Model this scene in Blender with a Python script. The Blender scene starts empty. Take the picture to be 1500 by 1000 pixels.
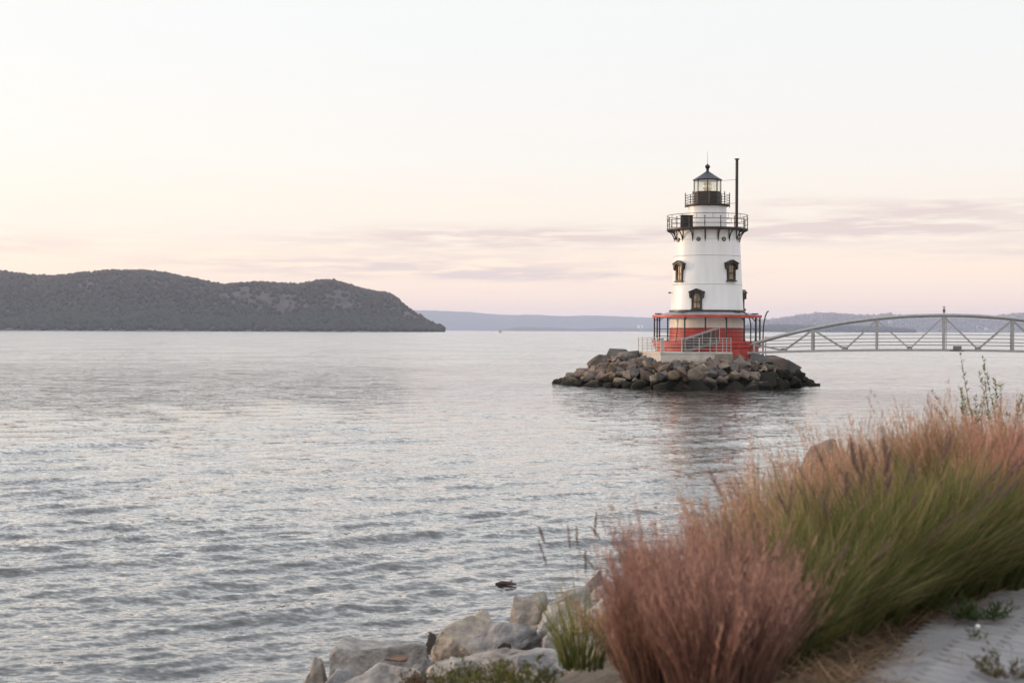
import bpy, bmesh, math, random
import numpy as np
from mathutils import Vector, Matrix
R = math.radians
sc = bpy.context.scene
col = sc.collection
random.seed(7)

# ------------------------------------------------------------------ camera
CAMZ, F = 4.2, 2083.33          # eye height above the river, focal length in photo pixels (50 mm on 36 mm, 1500 px)
cam_d = bpy.data.cameras.new('camera'); cam = bpy.data.objects.new('camera', cam_d); col.objects.link(cam)
cam_d.lens = 50; cam_d.sensor_width = 36; cam_d.sensor_fit = 'HORIZONTAL'
cam_d.clip_start = 0.1; cam_d.clip_end = 90000
cam_d.dof.use_dof = True; cam_d.dof.focus_distance = 95; cam_d.dof.aperture_fstop = 3.0
PITCH, ROLL = math.atan(16 / F), R(0.2)
cam.matrix_world = Matrix.Translation((0, 0, CAMZ)) @ Matrix.Rotation(R(90) - PITCH, 4, 'X') @ Matrix.Rotation(ROLL, 4, 'Z')
sc.camera = cam
_rot = cam.matrix_world.to_3x3()
def ray(px, py):
    return (_rot @ Vector(((px - 750) / F, -(py - 500) / F, -1))).normalized()
def at(px, py, depth):          # world point on a pixel's ray at a given distance along +Y
    d = ray(px, py); k = depth / d.y
    return Vector((d.x * k, depth, CAMZ + d.z * k))

# ------------------------------------------------------------------ sky, sun, exposure
SUN_AZ, SUN_EL = R(-70), R(4.5)          # azimuth from the view direction, to the left; low evening sun
w = bpy.data.worlds.new('World'); sc.world = w; w.use_nodes = True
nt = w.node_tree; N = nt.nodes; L = nt.links; N.clear()
def nd(t, **k):
    n = N.new(t)
    for a, b in k.items(): setattr(n, a, b)
    return n
def mth(op, a, b=None, c=None, clamp=False):
    n = nd('ShaderNodeMath', operation=op, use_clamp=clamp)
    for i, v in enumerate((a, b, c)):
        if v is None: continue
        if isinstance(v, (int, float)): n.inputs[i].default_value = v
        else: L.new(v, n.inputs[i])
    return n.outputs[0]
def lin(r, g, b):
    f = lambda c: (c / 255 / 12.92) if c < 10 else ((c / 255 + .055) / 1.055) ** 2.4
    return (f(r), f(g), f(b), 1)
tc = nd('ShaderNodeTexCoord'); sx = nd('ShaderNodeSeparateXYZ'); L.new(tc.outputs['Generated'], sx.inputs[0])
ramp = nd('ShaderNodeValToRGB'); ramp.color_ramp.interpolation = 'EASE'
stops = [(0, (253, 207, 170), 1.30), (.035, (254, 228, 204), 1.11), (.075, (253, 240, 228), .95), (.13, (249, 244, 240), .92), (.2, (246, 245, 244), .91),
         (.4, (244, 246, 249), 1.05), (1, (242, 246, 252), 1.3)]      # thin veil of high cloud, raised toward the zenith to brighten the scene
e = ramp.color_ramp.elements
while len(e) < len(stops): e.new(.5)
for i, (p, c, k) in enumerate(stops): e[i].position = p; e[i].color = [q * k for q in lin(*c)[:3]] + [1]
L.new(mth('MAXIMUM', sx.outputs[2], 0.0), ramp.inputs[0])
# thin evening clouds low over the horizon
az = mth('ARCTAN2', sx.outputs[0], sx.outputs[1])
comb = nd('ShaderNodeCombineXYZ'); L.new(mth('MULTIPLY', az, 9), comb.inputs[0]); L.new(mth('MULTIPLY', sx.outputs[2], 95), comb.inputs[1])
noi = nd('ShaderNodeTexNoise'); noi.inputs['Scale'].default_value = 1.9; noi.inputs['Detail'].default_value = 7; noi.inputs['Roughness'].default_value = .58
L.new(comb.outputs[0], noi.inputs['Vector'])
tot = None
for (x, y, rx, ry, g) in [(690, 352, 240, 15, 1), (860, 343, 200, 9, .8), (560, 390, 300, 14, .95), (800, 404, 190, 7, 1), (1290, 322, 200, 14, 1.1),
                          (1400, 301, 95, 9, .9), (1180, 297, 75, 6, .8), (1330, 337, 150, 8, 1.1), (1170, 345, 120, 10, .9), (1700, 360, 260, 14, 1), (-250, 350, 300, 14, .9)]:
    d = ray(x, y)
    dx = mth('DIVIDE', mth('SUBTRACT', az, math.atan2(d.x, d.y)), rx / F)
    dz = mth('DIVIDE', mth('SUBTRACT', sx.outputs[2], d.z), ry / F)
    q = mth('ADD', mth('MULTIPLY', dx, dx), mth('MULTIPLY', dz, dz))
    m = mth('MULTIPLY', mth('POWER', 2.718, mth('MULTIPLY', q, -.8)), g)
    tot = m if tot is None else mth('ADD', tot, m)
tot = mth('ADD', tot, .03)
cl = mth('MULTIPLY', mth('MULTIPLY', mth('SUBTRACT', noi.outputs[0], .36), 4.6, clamp=True), tot)
cl = mth('MULTIPLY', mth('MINIMUM', cl, 1.0), mth('GREATER_THAN', sx.outputs[2], 0.0))
cmix = nd('ShaderNodeMixRGB'); cmix.inputs[2].default_value = lin(224, 204, 200)
L.new(mth('MULTIPLY', cl, 1.0, clamp=True), cmix.inputs[0]); L.new(ramp.outputs[0], cmix.inputs[1])
sky = nd('ShaderNodeTexSky'); sky.sky_type = 'NISHITA'; sky.sun_disc = False
sky.sun_elevation = SUN_EL; sky.sun_rotation = SUN_AZ; sky.dust_density = 2.0; sky.altitude = 0
b1 = nd('ShaderNodeBackground'); b1.inputs[1].default_value = .05; L.new(sky.outputs[0], b1.inputs[0])
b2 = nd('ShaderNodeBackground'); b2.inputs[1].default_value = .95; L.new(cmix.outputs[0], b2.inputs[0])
add = nd('ShaderNodeAddShader'); out = nd('ShaderNodeOutputWorld')
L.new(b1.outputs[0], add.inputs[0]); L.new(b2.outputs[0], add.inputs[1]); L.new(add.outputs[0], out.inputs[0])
sun_d = bpy.data.lights.new('sun', 'SUN'); sun = bpy.data.objects.new('sun', sun_d); col.objects.link(sun)
sun_d.energy = 2.4; sun_d.angle = R(.6); sun_d.color = (1, .70, .46)
_sd = Vector((math.sin(SUN_AZ) * math.cos(SUN_EL), math.cos(SUN_AZ) * math.cos(SUN_EL), math.sin(SUN_EL)))
sun.rotation_euler = _sd.to_track_quat('Z', 'Y').to_euler()
sc.view_settings.view_transform = 'Standard'; sc.view_settings.look = 'None'
sc.view_settings.exposure = .15; sc.view_settings.gamma = 1
sc.cycles.use_denoising = True
sc.cycles.max_bounces = 6; sc.cycles.transparent_max_bounces = 12; sc.cycles.volume_bounces = 2

# ------------------------------------------------------------------ helpers
def tag(o, label, cat=None, group=None, kind=None):
    o['label'] = label
    if cat: o['category'] = cat
    if group: o['group'] = group
    if kind: o['kind'] = kind
    return o
def thing(name, loc, label, cat, group=None, rz=0):
    o = bpy.data.objects.new(name, None); col.objects.link(o); o.location = loc; o.rotation_euler.z = rz
    o.empty_display_size = .2
    return tag(o, label, cat, group, 'thing')
def link(name, me, parent=None, loc=None, rot=None):
    o = bpy.data.objects.new(name, me); col.objects.link(o)
    if parent: o.parent = parent
    if loc is not None: o.location = loc
    if rot is not None: o.rotation_euler = rot
    return o
class MB:
    def __init__(s): s.v = []; s.f = []
    def add(s, vs, fs):
        k = len(s.v); s.v += [tuple(p) for p in vs]; s.f += [tuple(i + k for i in f) for f in fs]; return s
    def box(s, c, d, rz=0):
        c = Vector(c); m = Matrix.Rotation(rz, 3, 'Z'); x, y, z = (q / 2 for q in d)
        vs = [c + m @ Vector((a * x, b * y, e_ * z)) for a in (-1, 1) for b in (-1, 1) for e_ in (-1, 1)]
        return s.add(vs, [(0, 1, 3, 2), (4, 6, 7, 5), (0, 4, 5, 1), (2, 3, 7, 6), (0, 2, 6, 4), (1, 5, 7, 3)])
    def bar(s, a, b, wd, ht):                   # a rectangular bar between two points
        a, b = Vector(a), Vector(b); t = (b - a).normalized()
        sd = t.cross(Vector((0, 0, 1)))
        sd = sd.normalized() if sd.length > 1e-4 else Vector((1, 0, 0))
        up = sd.cross(t).normalized(); sd *= wd / 2; up *= ht / 2
        vs = [p + i * sd + j * up for p in (a, b) for i, j in ((-1, -1), (1, -1), (1, 1), (-1, 1))]
        return s.add(vs, [(0, 1, 2, 3), (7, 6, 5, 4), (0, 4, 5, 1), (1, 5, 6, 2), (2, 6, 7, 3), (3, 7, 4, 0)])
    def tube(s, pts, r, n=6, closed=False):
        pts = [Vector(p) for p in pts]; m = len(pts); vs = []; fs = []
        for i, p in enumerate(pts):
            a = pts[i - 1] if (i or closed) else p; b = pts[(i + 1) % m] if (i < m - 1 or closed) else p
            t = (b - a).normalized(); u = t.cross(Vector((0, 0, 1)))
            u = u.normalized() if u.length > 1e-3 else Vector((1, 0, 0)); v = t.cross(u)
            rr = r[i] if isinstance(r, (list, tuple)) else r
            vs += [p + rr * (math.cos(2 * math.pi * k / n) * u + math.sin(2 * math.pi * k / n) * v) for k in range(n)]
        for i in range(m if closed else m - 1):
            j = (i + 1) % m
            fs += [(i * n + k, i * n + (k + 1) % n, j * n + (k + 1) % n, j * n + k) for k in range(n)]
        if not closed: fs += [tuple(range(n))[::-1], tuple((m - 1) * n + k for k in range(n))]
        return s.add(vs, fs)
    def lathe(s, prof, n=48, c=(0, 0, 0), a0=0, caps=True):
        vs = []; fs = []; m = len(prof)
        for r, z in prof:
            vs += [(c[0] + r * math.cos(a0 + 2 * math.pi * k / n), c[1] + r * math.sin(a0 + 2 * math.pi * k / n), c[2] + z) for k in range(n)]
        for i in range(m - 1):
            fs += [(i * n + k, i * n + (k + 1) % n, (i + 1) * n + (k + 1) % n, (i + 1) * n + k) for k in range(n)]
        if caps: fs += [tuple(range(n))[::-1], tuple((m - 1) * n + k for k in range(n))]
        return s.add(vs, fs)
    def prism(s, poly, fr, d0, d1):             # polygon in a frame (origin, u, v, w) extruded along w from d0 to d1
        o, u, v, w_ = fr; n = len(poly)
        vs = [o + a * u + b * v + d * w_ for d in (d0, d1) for a, b in poly]
        fs = [tuple(range(n))[::-1], tuple(range(n, 2 * n))] + [(k, (k + 1) % n, n + (k + 1) % n, n + k) for k in range(n)]
        return s.add(vs, fs)
    def mesh(s, name, m=None, smooth=False):
        me = bpy.data.meshes.new(name); me.from_pydata(s.v, [], s.f); me.validate(); me.update()
        b = bmesh.new(); b.from_mesh(me); bmesh.ops.recalc_face_normals(b, faces=b.faces); b.to_mesh(me); b.free()
        if m: me.materials.append(m)
        if smooth:
            me.polygons.foreach_set('use_smooth', [True] * len(me.polygons)); me.set_sharp_from_angle(angle=R(35))
        return me
    def build(s, name, m=None, parent=None, smooth=False, loc=None):
        return link(name, s.mesh(name, m, smooth), parent, loc)
def fast_mesh(name, v, quads, m, colr=None, smooth=False):
    me = bpy.data.meshes.new(name); k = quads.shape[1]
    me.vertices.add(len(v)); me.vertices.foreach_set('co', np.ascontiguousarray(v, np.float32).ravel())
    me.loops.add(quads.size); me.loops.foreach_set('vertex_index', np.ascontiguousarray(quads, np.int32).ravel())
    me.polygons.add(len(quads)); me.polygons.foreach_set('loop_start', np.arange(0, quads.size, k, dtype=np.int32))
    me.polygons.foreach_set('loop_total', np.full(len(quads), k, np.int32))
    if smooth: me.polygons.foreach_set('use_smooth', np.ones(len(quads), bool))
    me.update(calc_edges=True)
    if colr is not None:
        a = me.color_attributes.new('Col', 'FLOAT_COLOR', 'POINT')
        c4 = np.ones((len(v), 4), np.float32); c4[:, :3] = colr
        a.data.foreach_set('color', c4.ravel())
    me.materials.append(m)
    return me

def pmat(name, c1, c2=None, scale=3, rough=.7, bump=0, metal=0, bscale=None, detail=5, rnd=0, spec=.4, stretch=None, attr=False, transl=0):
    m = bpy.data.materials.new(name); m.use_nodes = True; t = m.node_tree; n = t.nodes; l = t.links
    p = n['Principled BSDF']; p.inputs['Roughness'].default_value = rough; p.inputs['Metallic'].default_value = metal
    p.inputs['Specular IOR Level'].default_value = spec
    tc = n.new('ShaderNodeTexCoord'); vec = tc.outputs['Object']
    if stretch:
        mp = n.new('ShaderNodeMapping'); mp.inputs['Scale'].default_value = stretch; l.new(vec, mp.inputs[0]); vec = mp.outputs[0]
    if attr:
        a = n.new('ShaderNodeAttribute'); a.attribute_name = 'Col'; src = a.outputs['Color']
        l.new(src, p.inputs['Base Color'])
        if transl:
            tr = n.new('ShaderNodeBsdfTranslucent'); l.new(src, tr.inputs[0]); mx = n.new('ShaderNodeMixShader'); mx.inputs[0].default_value = transl
            l.new(p.outputs[0], mx.inputs[1]); l.new(tr.outputs[0], mx.inputs[2]); l.new(mx.outputs[0], n['Material Output'].inputs[0])
        return m
    c2 = c2 or tuple(x * .82 for x in c1)
    tx = n.new('ShaderNodeTexNoise'); tx.inputs['Scale'].default_value = scale; tx.inputs['Detail'].default_value = detail; tx.inputs['Roughness'].default_value = .62
    l.new(vec, tx.inputs['Vector'])
    cr = n.new('ShaderNodeValToRGB'); cr.color_ramp.elements[0].position = .34; cr.color_ramp.elements[1].position = .66
    cr.color_ramp.elements[0].color = (*c2, 1); cr.color_ramp.elements[1].color = (*c1, 1)
    l.new(tx.outputs[0], cr.inputs[0]); srcc = cr.outputs[0]
    if rnd:
        oi = n.new('ShaderNodeObjectInfo'); hs = n.new('ShaderNodeHueSaturation')
        def rng(lo, hi, mul):
            a_ = n.new('ShaderNodeMath'); a_.operation = 'MULTIPLY'; l.new(oi.outputs['Random'], a_.inputs[0]); a_.inputs[1].default_value = mul
            f_ = n.new('ShaderNodeMath'); f_.operation = 'FRACT'; l.new(a_.outputs[0], f_.inputs[0])
            m_ = n.new('ShaderNodeMapRange'); l.new(f_.outputs[0], m_.inputs[0]); m_.inputs[3].default_value = lo; m_.inputs[4].default_value = hi
            return m_.outputs[0]
        l.new(rng(1 - rnd, 1 + rnd, 1), hs.inputs['Value']); l.new(rng(.75, 1.15, 17.3), hs.inputs['Saturation'])
        l.new(rng(.494, .506, 7.7), hs.inputs['Hue']); l.new(srcc, hs.inputs['Color']); srcc = hs.outputs[0]
    l.new(srcc, p.inputs['Base Color'])
    if bump:
        t2 = n.new('ShaderNodeTexNoise'); t2.inputs['Scale'].default_value = bscale or scale * 4; t2.inputs['Detail'].default_value = 6
        l.new(vec, t2.inputs['Vector']); bp = n.new('ShaderNodeBump'); bp.inputs['Strength'].default_value = bump; bp.inputs['Distance'].default_value = .05
        l.new(t2.outputs[0], bp.inputs['Height']); l.new(bp.outputs[0], p.inputs['Normal'])
    m['src'] = 1
    return m
def rock_mat(name, c1, c2, scale, z_wet, z_dry, wet=(.018, .016, .011), rnd=.25, bump=.6, bscale=None):
    """stone with a dark weed and tide stain below a level above the river"""
    m = pmat(name, c1, c2, scale, .85, bump, rnd=rnd, spec=.25, bscale=bscale)
    t = m.node_tree; n = t.nodes; l = t.links; p = n['Principled BSDF']
    src = p.inputs['Base Color'].links[0].from_socket
    g = n.new('ShaderNodeNewGeometry'); sp = n.new('ShaderNodeSeparateXYZ'); l.new(g.outputs['Position'], sp.inputs[0])
    tx = n.new('ShaderNodeTexNoise'); tx.inputs['Scale'].default_value = 1.1; l.new(g.outputs['Position'], tx.inputs['Vector'])
    ad = n.new('ShaderNodeMath'); ad.operation = 'MULTIPLY_ADD'; l.new(tx.outputs[0], ad.inputs[0]); ad.inputs[1].default_value = -1.1; l.new(sp.outputs[2], ad.inputs[2])
    mr = n.new('ShaderNodeMapRange'); mr.interpolation_type = 'SMOOTHSTEP'; l.new(ad.outputs[0], mr.inputs[0])
    mr.inputs[1].default_value = z_wet - .55; mr.inputs[2].default_value = z_dry - .55
    mx = n.new('ShaderNodeMixRGB'); mx.inputs[1].default_value = (*wet, 1); l.new(mr.outputs[0], mx.inputs[0]); l.new(src, mx.inputs[2])
    l.new(mx.outputs[0], p.inputs['Base Color'])
    return m

def ico(sub):
    b = bmesh.new(); bmesh.ops.create_icosphere(b, subdivisions=sub, radius=1)
    v = np.array([x.co[:] for x in b.verts]); f = np.array([[x.index for x in q.verts] for q in b.faces]); b.free()
    return v, f
ICO = {k: ico(k) for k in (1, 2, 3, 4, 5)}
def rock(name, seed, size, m, sub=3, planes=13, p=16, rough=.03, blocky=False):
    g = np.random.default_rng(seed); d, f = ICO[sub]
    if blocky:
        nn = np.array([(1, 0, 0), (-1, 0, 0), (0, 1, 0), (0, -1, 0), (0, 0, 1), (0, 0, -1)], float) + g.normal(0, .12, (6, 3))
        ex = g.normal(0, 1, (6, 3)); nn = np.vstack([nn, ex]); dist = np.r_[g.uniform(.85, 1, 6), g.uniform(1.1, 1.35, 6)]
    else:
        nn = g.normal(0, 1, (planes, 3)); dist = g.uniform(.72, 1.05, planes)
    nn /= np.linalg.norm(nn, axis=1, keepdims=True)
    q = np.maximum(d @ nn.T, 0) / dist
    r = (q ** p).sum(1) ** (-1 / p); r = np.minimum(r, 1.35)
    for o in range(6 if sub > 4 else 4):        # rough surface relief
        fq = 2.3 * 2.1 ** o; k = g.normal(0, fq, (5, 3)); ph = g.uniform(0, 6.3, 5)
        r += rough / (1.6 ** o) * np.sin(d @ k.T + ph).mean(1) * 2
    v = d * r[:, None]; v -= (v.max(0) + v.min(0)) / 2
    v *= np.array(size) / (v.max(0) - v.min(0))
    me = fast_mesh(name, v, f, m, smooth=True)
    me.set_sharp_from_angle(angle=R(17 if sub > 3 else 22))
    return me

def hullrock(name, seed, size, m, pts=15, cuts=0, rough=.02, blocky=False):
    """an angular broken stone: hull of scattered points, faces then roughened"""
    g = np.random.default_rng(seed)
    if blocky:
        P = np.array([(x, y, z) for x in (-1, 1) for y in (-1, 1) for z in (-1, 1)], float) * g.uniform(.62, 1.0, (8, 3)); P = np.vstack([P, g.uniform(-1, 1, (9, 3)) * (1.02, 1.02, .95)])
    else:
        P = g.normal(0, 1, (pts, 3)); P /= np.linalg.norm(P, axis=1, keepdims=True); P *= g.uniform(.85, 1.1, (pts, 1))
    b = bmesh.new()
    for q in P: b.verts.new(q)
    r_ = bmesh.ops.convex_hull(b, input=b.verts[:])
    bmesh.ops.delete(b, geom=[x for x in b.verts if not x.link_faces], context='VERTS')
    bmesh.ops.dissolve_limit(b, angle_limit=R(9), verts=b.verts[:], edges=b.edges[:])
    if cuts:
        bmesh.ops.bevel(b, geom=b.edges[:], offset=.06, segments=2, profile=.6, affect='EDGES', clamp_overlap=True)
        bmesh.ops.triangulate(b, faces=b.faces[:])
        for it in range(cuts):
            lng = [e_ for e_ in b.edges if e_.calc_length() > .13]
            if not lng: break
            bmesh.ops.subdivide_edges(b, edges=lng, cuts=1); bmesh.ops.triangulate(b, faces=[f for f in b.faces if len(f.verts) > 3])
    else:
        bmesh.ops.bevel(b, geom=b.edges[:], offset=.035, segments=1, affect='EDGES', clamp_overlap=True)
        bmesh.ops.triangulate(b, faces=b.faces[:])
    b.normal_update(); v = np.array([x.co[:] for x in b.verts]); nv = np.array([x.normal[:] for x in b.verts]); b.verts.index_update()
    f = np.array([[x.index for x in q.verts] for q in b.faces]); b.free()
    if cuts:
        h = np.zeros(len(v))
        for o in range(5):
            k = g.normal(0, 2.2 * 2 ** o, (6, 3)); h += rough / 1.5 ** o * np.sin(v @ k.T + g.uniform(0, 6.3, 6)).mean(1) * 2.4
        v = v + nv * h[:, None]
    v -= (v.max(0) + v.min(0)) / 2; v *= np.array(size) / (v.max(0) - v.min(0))
    me = fast_mesh(name, v, f, m, smooth=True); me.set_sharp_from_angle(angle=R(20))
    return me

# ------------------------------------------------------------------ lie of the land: shoreline frame (s = metres inland from the water's edge, t = along it)
SO = Vector((-2.2, 15, 0)); SN = Vector((.8800, -.4750, 0)); SU = Vector((.4750, .8800, 0))
PROF = [(-30, -6), (-4, -1.4), (0, -.08), (2, .78), (3.5, 1.34), (5, 1.93), (6, 2.33), (6.8, 2.53), (7.3, 2.575), (60, 2.58)]
def prof(s):
    return float(np.interp(s, [a for a, b in PROF], [b for a, b in PROF]))
def st(x, y): return (x - SO.x) * SN.x + (y - SO.y) * SN.y, (x - SO.x) * SU.x + (y - SO.y) * SU.y
def gz(x, y): return prof(st(x, y)[0])
def hit(px, py, up=0):          # where a pixel's ray meets the bank, raised by up
    d = ray(px, py); k = 3.0
    while k < 120:
        p = Vector((0, 0, CAMZ)) + d * k
        if p.z <= gz(p.x, p.y) + up: return p
        k += .02
    return p

# ------------------------------------------------------------------ river
def river():
    rows = [11.0]
    while rows[-1] < 420: rows.append(rows[-1] + max(.035, rows[-1] ** 2 / (CAMZ * 1422) / 1.15))
    rows += [520, 700, 1000, 1500, 2500, 4500, 8000, 14000, 23500]
    r = np.array(rows)
    th = np.r_[np.linspace(-100, -29, 90)[:-1], np.linspace(-29, 29, 1050), np.linspace(29, 100, 90)[1:]] * math.pi / 180
    rr, tt = np.meshgrid(r, th, indexing='ij'); x = rr * np.sin(tt); y = rr * np.cos(tt)
    cell = np.gradient(r)[:, None]
    g = np.random.default_rng(5); z = np.zeros_like(x)
    lowf = sum(np.sin(x * a + y * b + c) for a, b, c in zip(g.normal(0, .09, 8), g.normal(0, .12, 8), g.uniform(0, 6, 8))) / 4
    gust = np.clip(.85 + .45 * lowf, .3, 1.6)
    for i in range(100):
        lam = .26 * (3.6 / .26) ** g.uniform(0, 1)
        a = R(-60) + g.normal(0, R(15 if lam > .8 else 30)); k = 2 * math.pi / lam
        steep = .0155 if lam > 1.3 else .027
        fade = np.clip((lam / cell - 2.2) / 2.0, 0, 1)
        ph = k * (math.cos(a) * x + math.sin(a) * y) + g.uniform(0, 6.3)
        h = np.sin(ph) + .3 * np.sin(2 * ph - 1.57)
        z += steep * lam / 6.283 * h * fade * (gust if lam < 1.6 else 1)
    n, m = x.shape; idx = np.arange(n * m).reshape(n, m)
    q = np.stack([idx[:-1, :-1], idx[1:, :-1], idx[1:, 1:], idx[:-1, 1:]], -1).reshape(-1, 4)[:, ::-1]
    mt = bpy.data.materials.new('river_water'); mt.use_nodes = True; t = mt.node_tree; nn = t.nodes; l = t.links; p = nn['Principled BSDF']
    geo = nn.new('ShaderNodeNewGeometry')
    def M(op, a, b=None, c=None):
        q = nn.new('ShaderNodeMath'); q.operation = op
        for i, v in enumerate((a, b, c)):
            if v is None: continue
            if isinstance(v, (int, float)): q.inputs[i].default_value = v
            else: l.new(v, q.inputs[i])
        return q.outputs[0]
    def VM(op, a, b=None, sc_=None):
        q = nn.new('ShaderNodeVectorMath'); q.operation = op
        l.new(a, q.inputs[0])
        if b is not None:
            if isinstance(b, tuple): q.inputs[1].default_value = b
            else: l.new(b, q.inputs[1])
        if sc_ is not None:
            if isinstance(sc_, (int, float)): q.inputs['Scale'].default_value = sc_
            else: l.new(sc_, q.inputs['Scale'])
        return q.outputs['Value' if op == 'LENGTH' else 0]
    far = nn.new('ShaderNodeMapRange'); l.new(VM('LENGTH', geo.outputs['Position']), far.inputs[0]); far.inputs[1].default_value = 30; far.inputs[2].default_value = 220
    gn = nn.new('ShaderNodeTexNoise'); gn.inputs['Scale'].default_value = .045; gn.inputs['Detail'].default_value = 3; l.new(geo.outputs['Position'], gn.inputs['Vector'])
    gust_ = M('MULTIPLY_ADD', gn.outputs[0], 1.5, .25)
    nrm = geo.outputs['Normal']
    # wind ripples too fine for the mesh: slopes along and across the wind; beyond the meshed waves the longer ones too
    for (sc_, near, extra) in (((.05, .16, 1), .0, .22), ((.22, .55, 1), .06, .42), ((.8, 1.7, 1), .20, .30), ((3.0, 5.6, 1), .36, .0), ((8, 13, 1), .24, .0)):
        mp = nn.new('ShaderNodeMapping'); mp.inputs['Rotation'].default_value = (0, 0, R(-30)); mp.inputs['Scale'].default_value = sc_
        l.new(geo.outputs['Position'], mp.inputs[0])
        tx = nn.new('ShaderNodeTexNoise'); tx.inputs['Scale'].default_value = 1.6; tx.inputs['Detail'].default_value = 1.5; tx.inputs['Roughness'].default_value = .55
        l.new(mp.outputs[0], tx.inputs['Vector'])
        sp = nn.new('ShaderNodeSeparateColor'); l.new(tx.outputs['Color'], sp.inputs[0])
        k = M('MULTIPLY', M('MULTIPLY_ADD', far.outputs[0], extra, near), gust_)
        al = M('MULTIPLY', M('SUBTRACT', sp.outputs[0], .5), M('MULTIPLY', k, 2.0)); cr = M('MULTIPLY', M('SUBTRACT', sp.outputs[1], .5), M('MULTIPLY', k, .9))
        cx = nn.new('ShaderNodeCombineXYZ')
        l.new(M('ADD', M('MULTIPLY', al, .5), M('MULTIPLY', cr, .866)), cx.inputs[0]); l.new(M('ADD', M('MULTIPLY', al, -.866), M('MULTIPLY', cr, .5)), cx.inputs[1])
        nrm = VM('ADD', nrm, cx.outputs[0])
    nrm = VM('NORMALIZE', nrm); nn.remove(p)
    fr_ = nn.new('ShaderNodeFresnel'); fr_.inputs['IOR'].default_value = 1.34; l.new(nrm, fr_.inputs['Normal'])
    di = nn.new('ShaderNodeBsdfDiffuse'); di.inputs[0].default_value = (.035, .034, .034, 1)
    gl = nn.new('ShaderNodeBsdfGlossy'); l.new(nrm, gl.inputs['Normal']); l.new(M('MULTIPLY_ADD', far.outputs[0], .12, .04), gl.inputs['Roughness'])   # unresolved chop far out
    k = M('MULTIPLY', fr_.outputs[0], 2.0); k.node.use_clamp = True
    mx = nn.new('ShaderNodeMixShader'); l.new(k, mx.inputs[0]); l.new(di.outputs[0], mx.inputs[1]); l.new(gl.outputs[0], mx.inputs[2])
    l.new(mx.outputs[0], nn['Material Output'].inputs[0])
    me = fast_mesh('river', np.stack([x, y, z], -1).reshape(-1, 3), q, mt, smooth=True)
    tag(link('river', me), 'wide pale river with small wind ripples', 'river', kind='structure')
river()

# ------------------------------------------------------------------ bank under the boulders and grass
M_soil = pmat('bank_soil', (.13, .10, .075), (.06, .05, .04), 4, .95, .8, bscale=14)
def bank():
    ss = np.array(sorted(set([a for a, b in PROF] + list(np.arange(-3, 8, .4)))))
    tt = np.r_[np.arange(-40, -12, 4.), np.arange(-12, 30, .4), np.arange(30, 180, 6.)]
    S, T = np.meshgrid(ss, tt, indexing='ij'); g = np.random.default_rng(2)
    x = SO.x + S * SN.x + T * SU.x; y = SO.y + S * SN.y + T * SU.y
    z = np.interp(S, [a for a, b in PROF], [b for a, b in PROF]) - .03
    z += np.where((S > -1) & (S < 6.9), .05 * np.sin(S * 3.1 + T * 2.2) * np.sin(T * 1.7 - S), 0)
    n, m = x.shape; idx = np.arange(n * m).reshape(n, m)
    q = np.stack([idx[:-1, :-1], idx[1:, :-1], idx[1:, 1:], idx[:-1, 1:]], -1).reshape(-1, 4)
    me = fast_mesh('shore_bank', np.stack([x, y, z], -1).reshape(-1, 3), q, M_soil, smooth=True)
    return tag(link('shore_bank', me), 'brown earth bank sloping down to the river', 'bank', kind='structure')
BANK = bank()

# ------------------------------------------------------------------ far hills and their woods
M_hill = pmat('hill_ground', (.115, .092, .085), (.05, .046, .042), .05, .95, 0, detail=9)
M_leaf_far = pmat('far_foliage', (0, 0, 0), attr=True, rough=.9, spec=.1)
M_far = pmat('far_ridge_wood', (.085, .075, .065), (.05, .055, .05), .006, .95)
def vnoise(x, y, seed, n=10, f=1.0):
    g = np.random.default_rng(seed)
    return sum(np.sin(x * a + y * b + c) for a, b, c in zip(g.normal(0, f, n), g.normal(0, f, n), g.uniform(0, 6.3, n))) / math.sqrt(n / 2) / 1.4
def hill(name, label, sil, d_shore, d_ridge, m, rough=6, nb=26, cols=420, cliff=1.0, d_back=None):
    xs = np.linspace(sil[0][0], sil[-1][0], cols); ys = np.interp(xs, [a for a, b in sil], [b for a, b in sil])
    bf = np.linspace(0, 1, nb); d_back = d_back or d_ridge + (d_ridge - d_shore)
    V = np.zeros((nb + 8, cols, 3))
    for j, (px, py) in enumerate(zip(xs, ys)):
        top = at(px, py, d_ridge); H = max(top.z, .5); k = top.x / top.y
        k0 = k
        for i in range(nb + 8):
            if i < nb:
                b = bf[i]; dep = d_shore + (d_ridge - d_shore) * b
                z = H * (b ** .75 if cliff == 1 else (0.55 * b + .45 * (1 / (1 + math.exp(-(b - .68) * 16)) - 0) / (1 / (1 + math.exp(-.32 * 16)))) ** 1)
            else:
                b = (i - nb + 1) / 8; dep = d_ridge + (d_back - d_ridge) * b; z = H * (1 - b ** 2) - 3 * b
            V[i, j] = (k0 * dep, dep, z)
    env = np.minimum(np.linspace(0, 1, nb + 8) * 6, 1)[:, None]; env[nb - 3:nb + 1] *= .35
    V[:, :, 2] += env * rough * vnoise(V[:, :, 0] * .012, V[:, :, 1] * .012, 3, 14) * np.minimum(V[:, :, 2] / 30, 1)
    V[0, :, 2] = -2
    n, c = V.shape[:2]; idx = np.arange(n * c).reshape(n, c)
    q = np.stack([idx[:-1, :-1], idx[:-1, 1:], idx[1:, 1:], idx[1:, :-1]], -1).reshape(-1, 4)
    me = fast_mesh(name, V.reshape(-1, 3), q, m, smooth=True)
    tag(link(name, me), label, 'hill', kind='structure')
    return V, xs, nb
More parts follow.
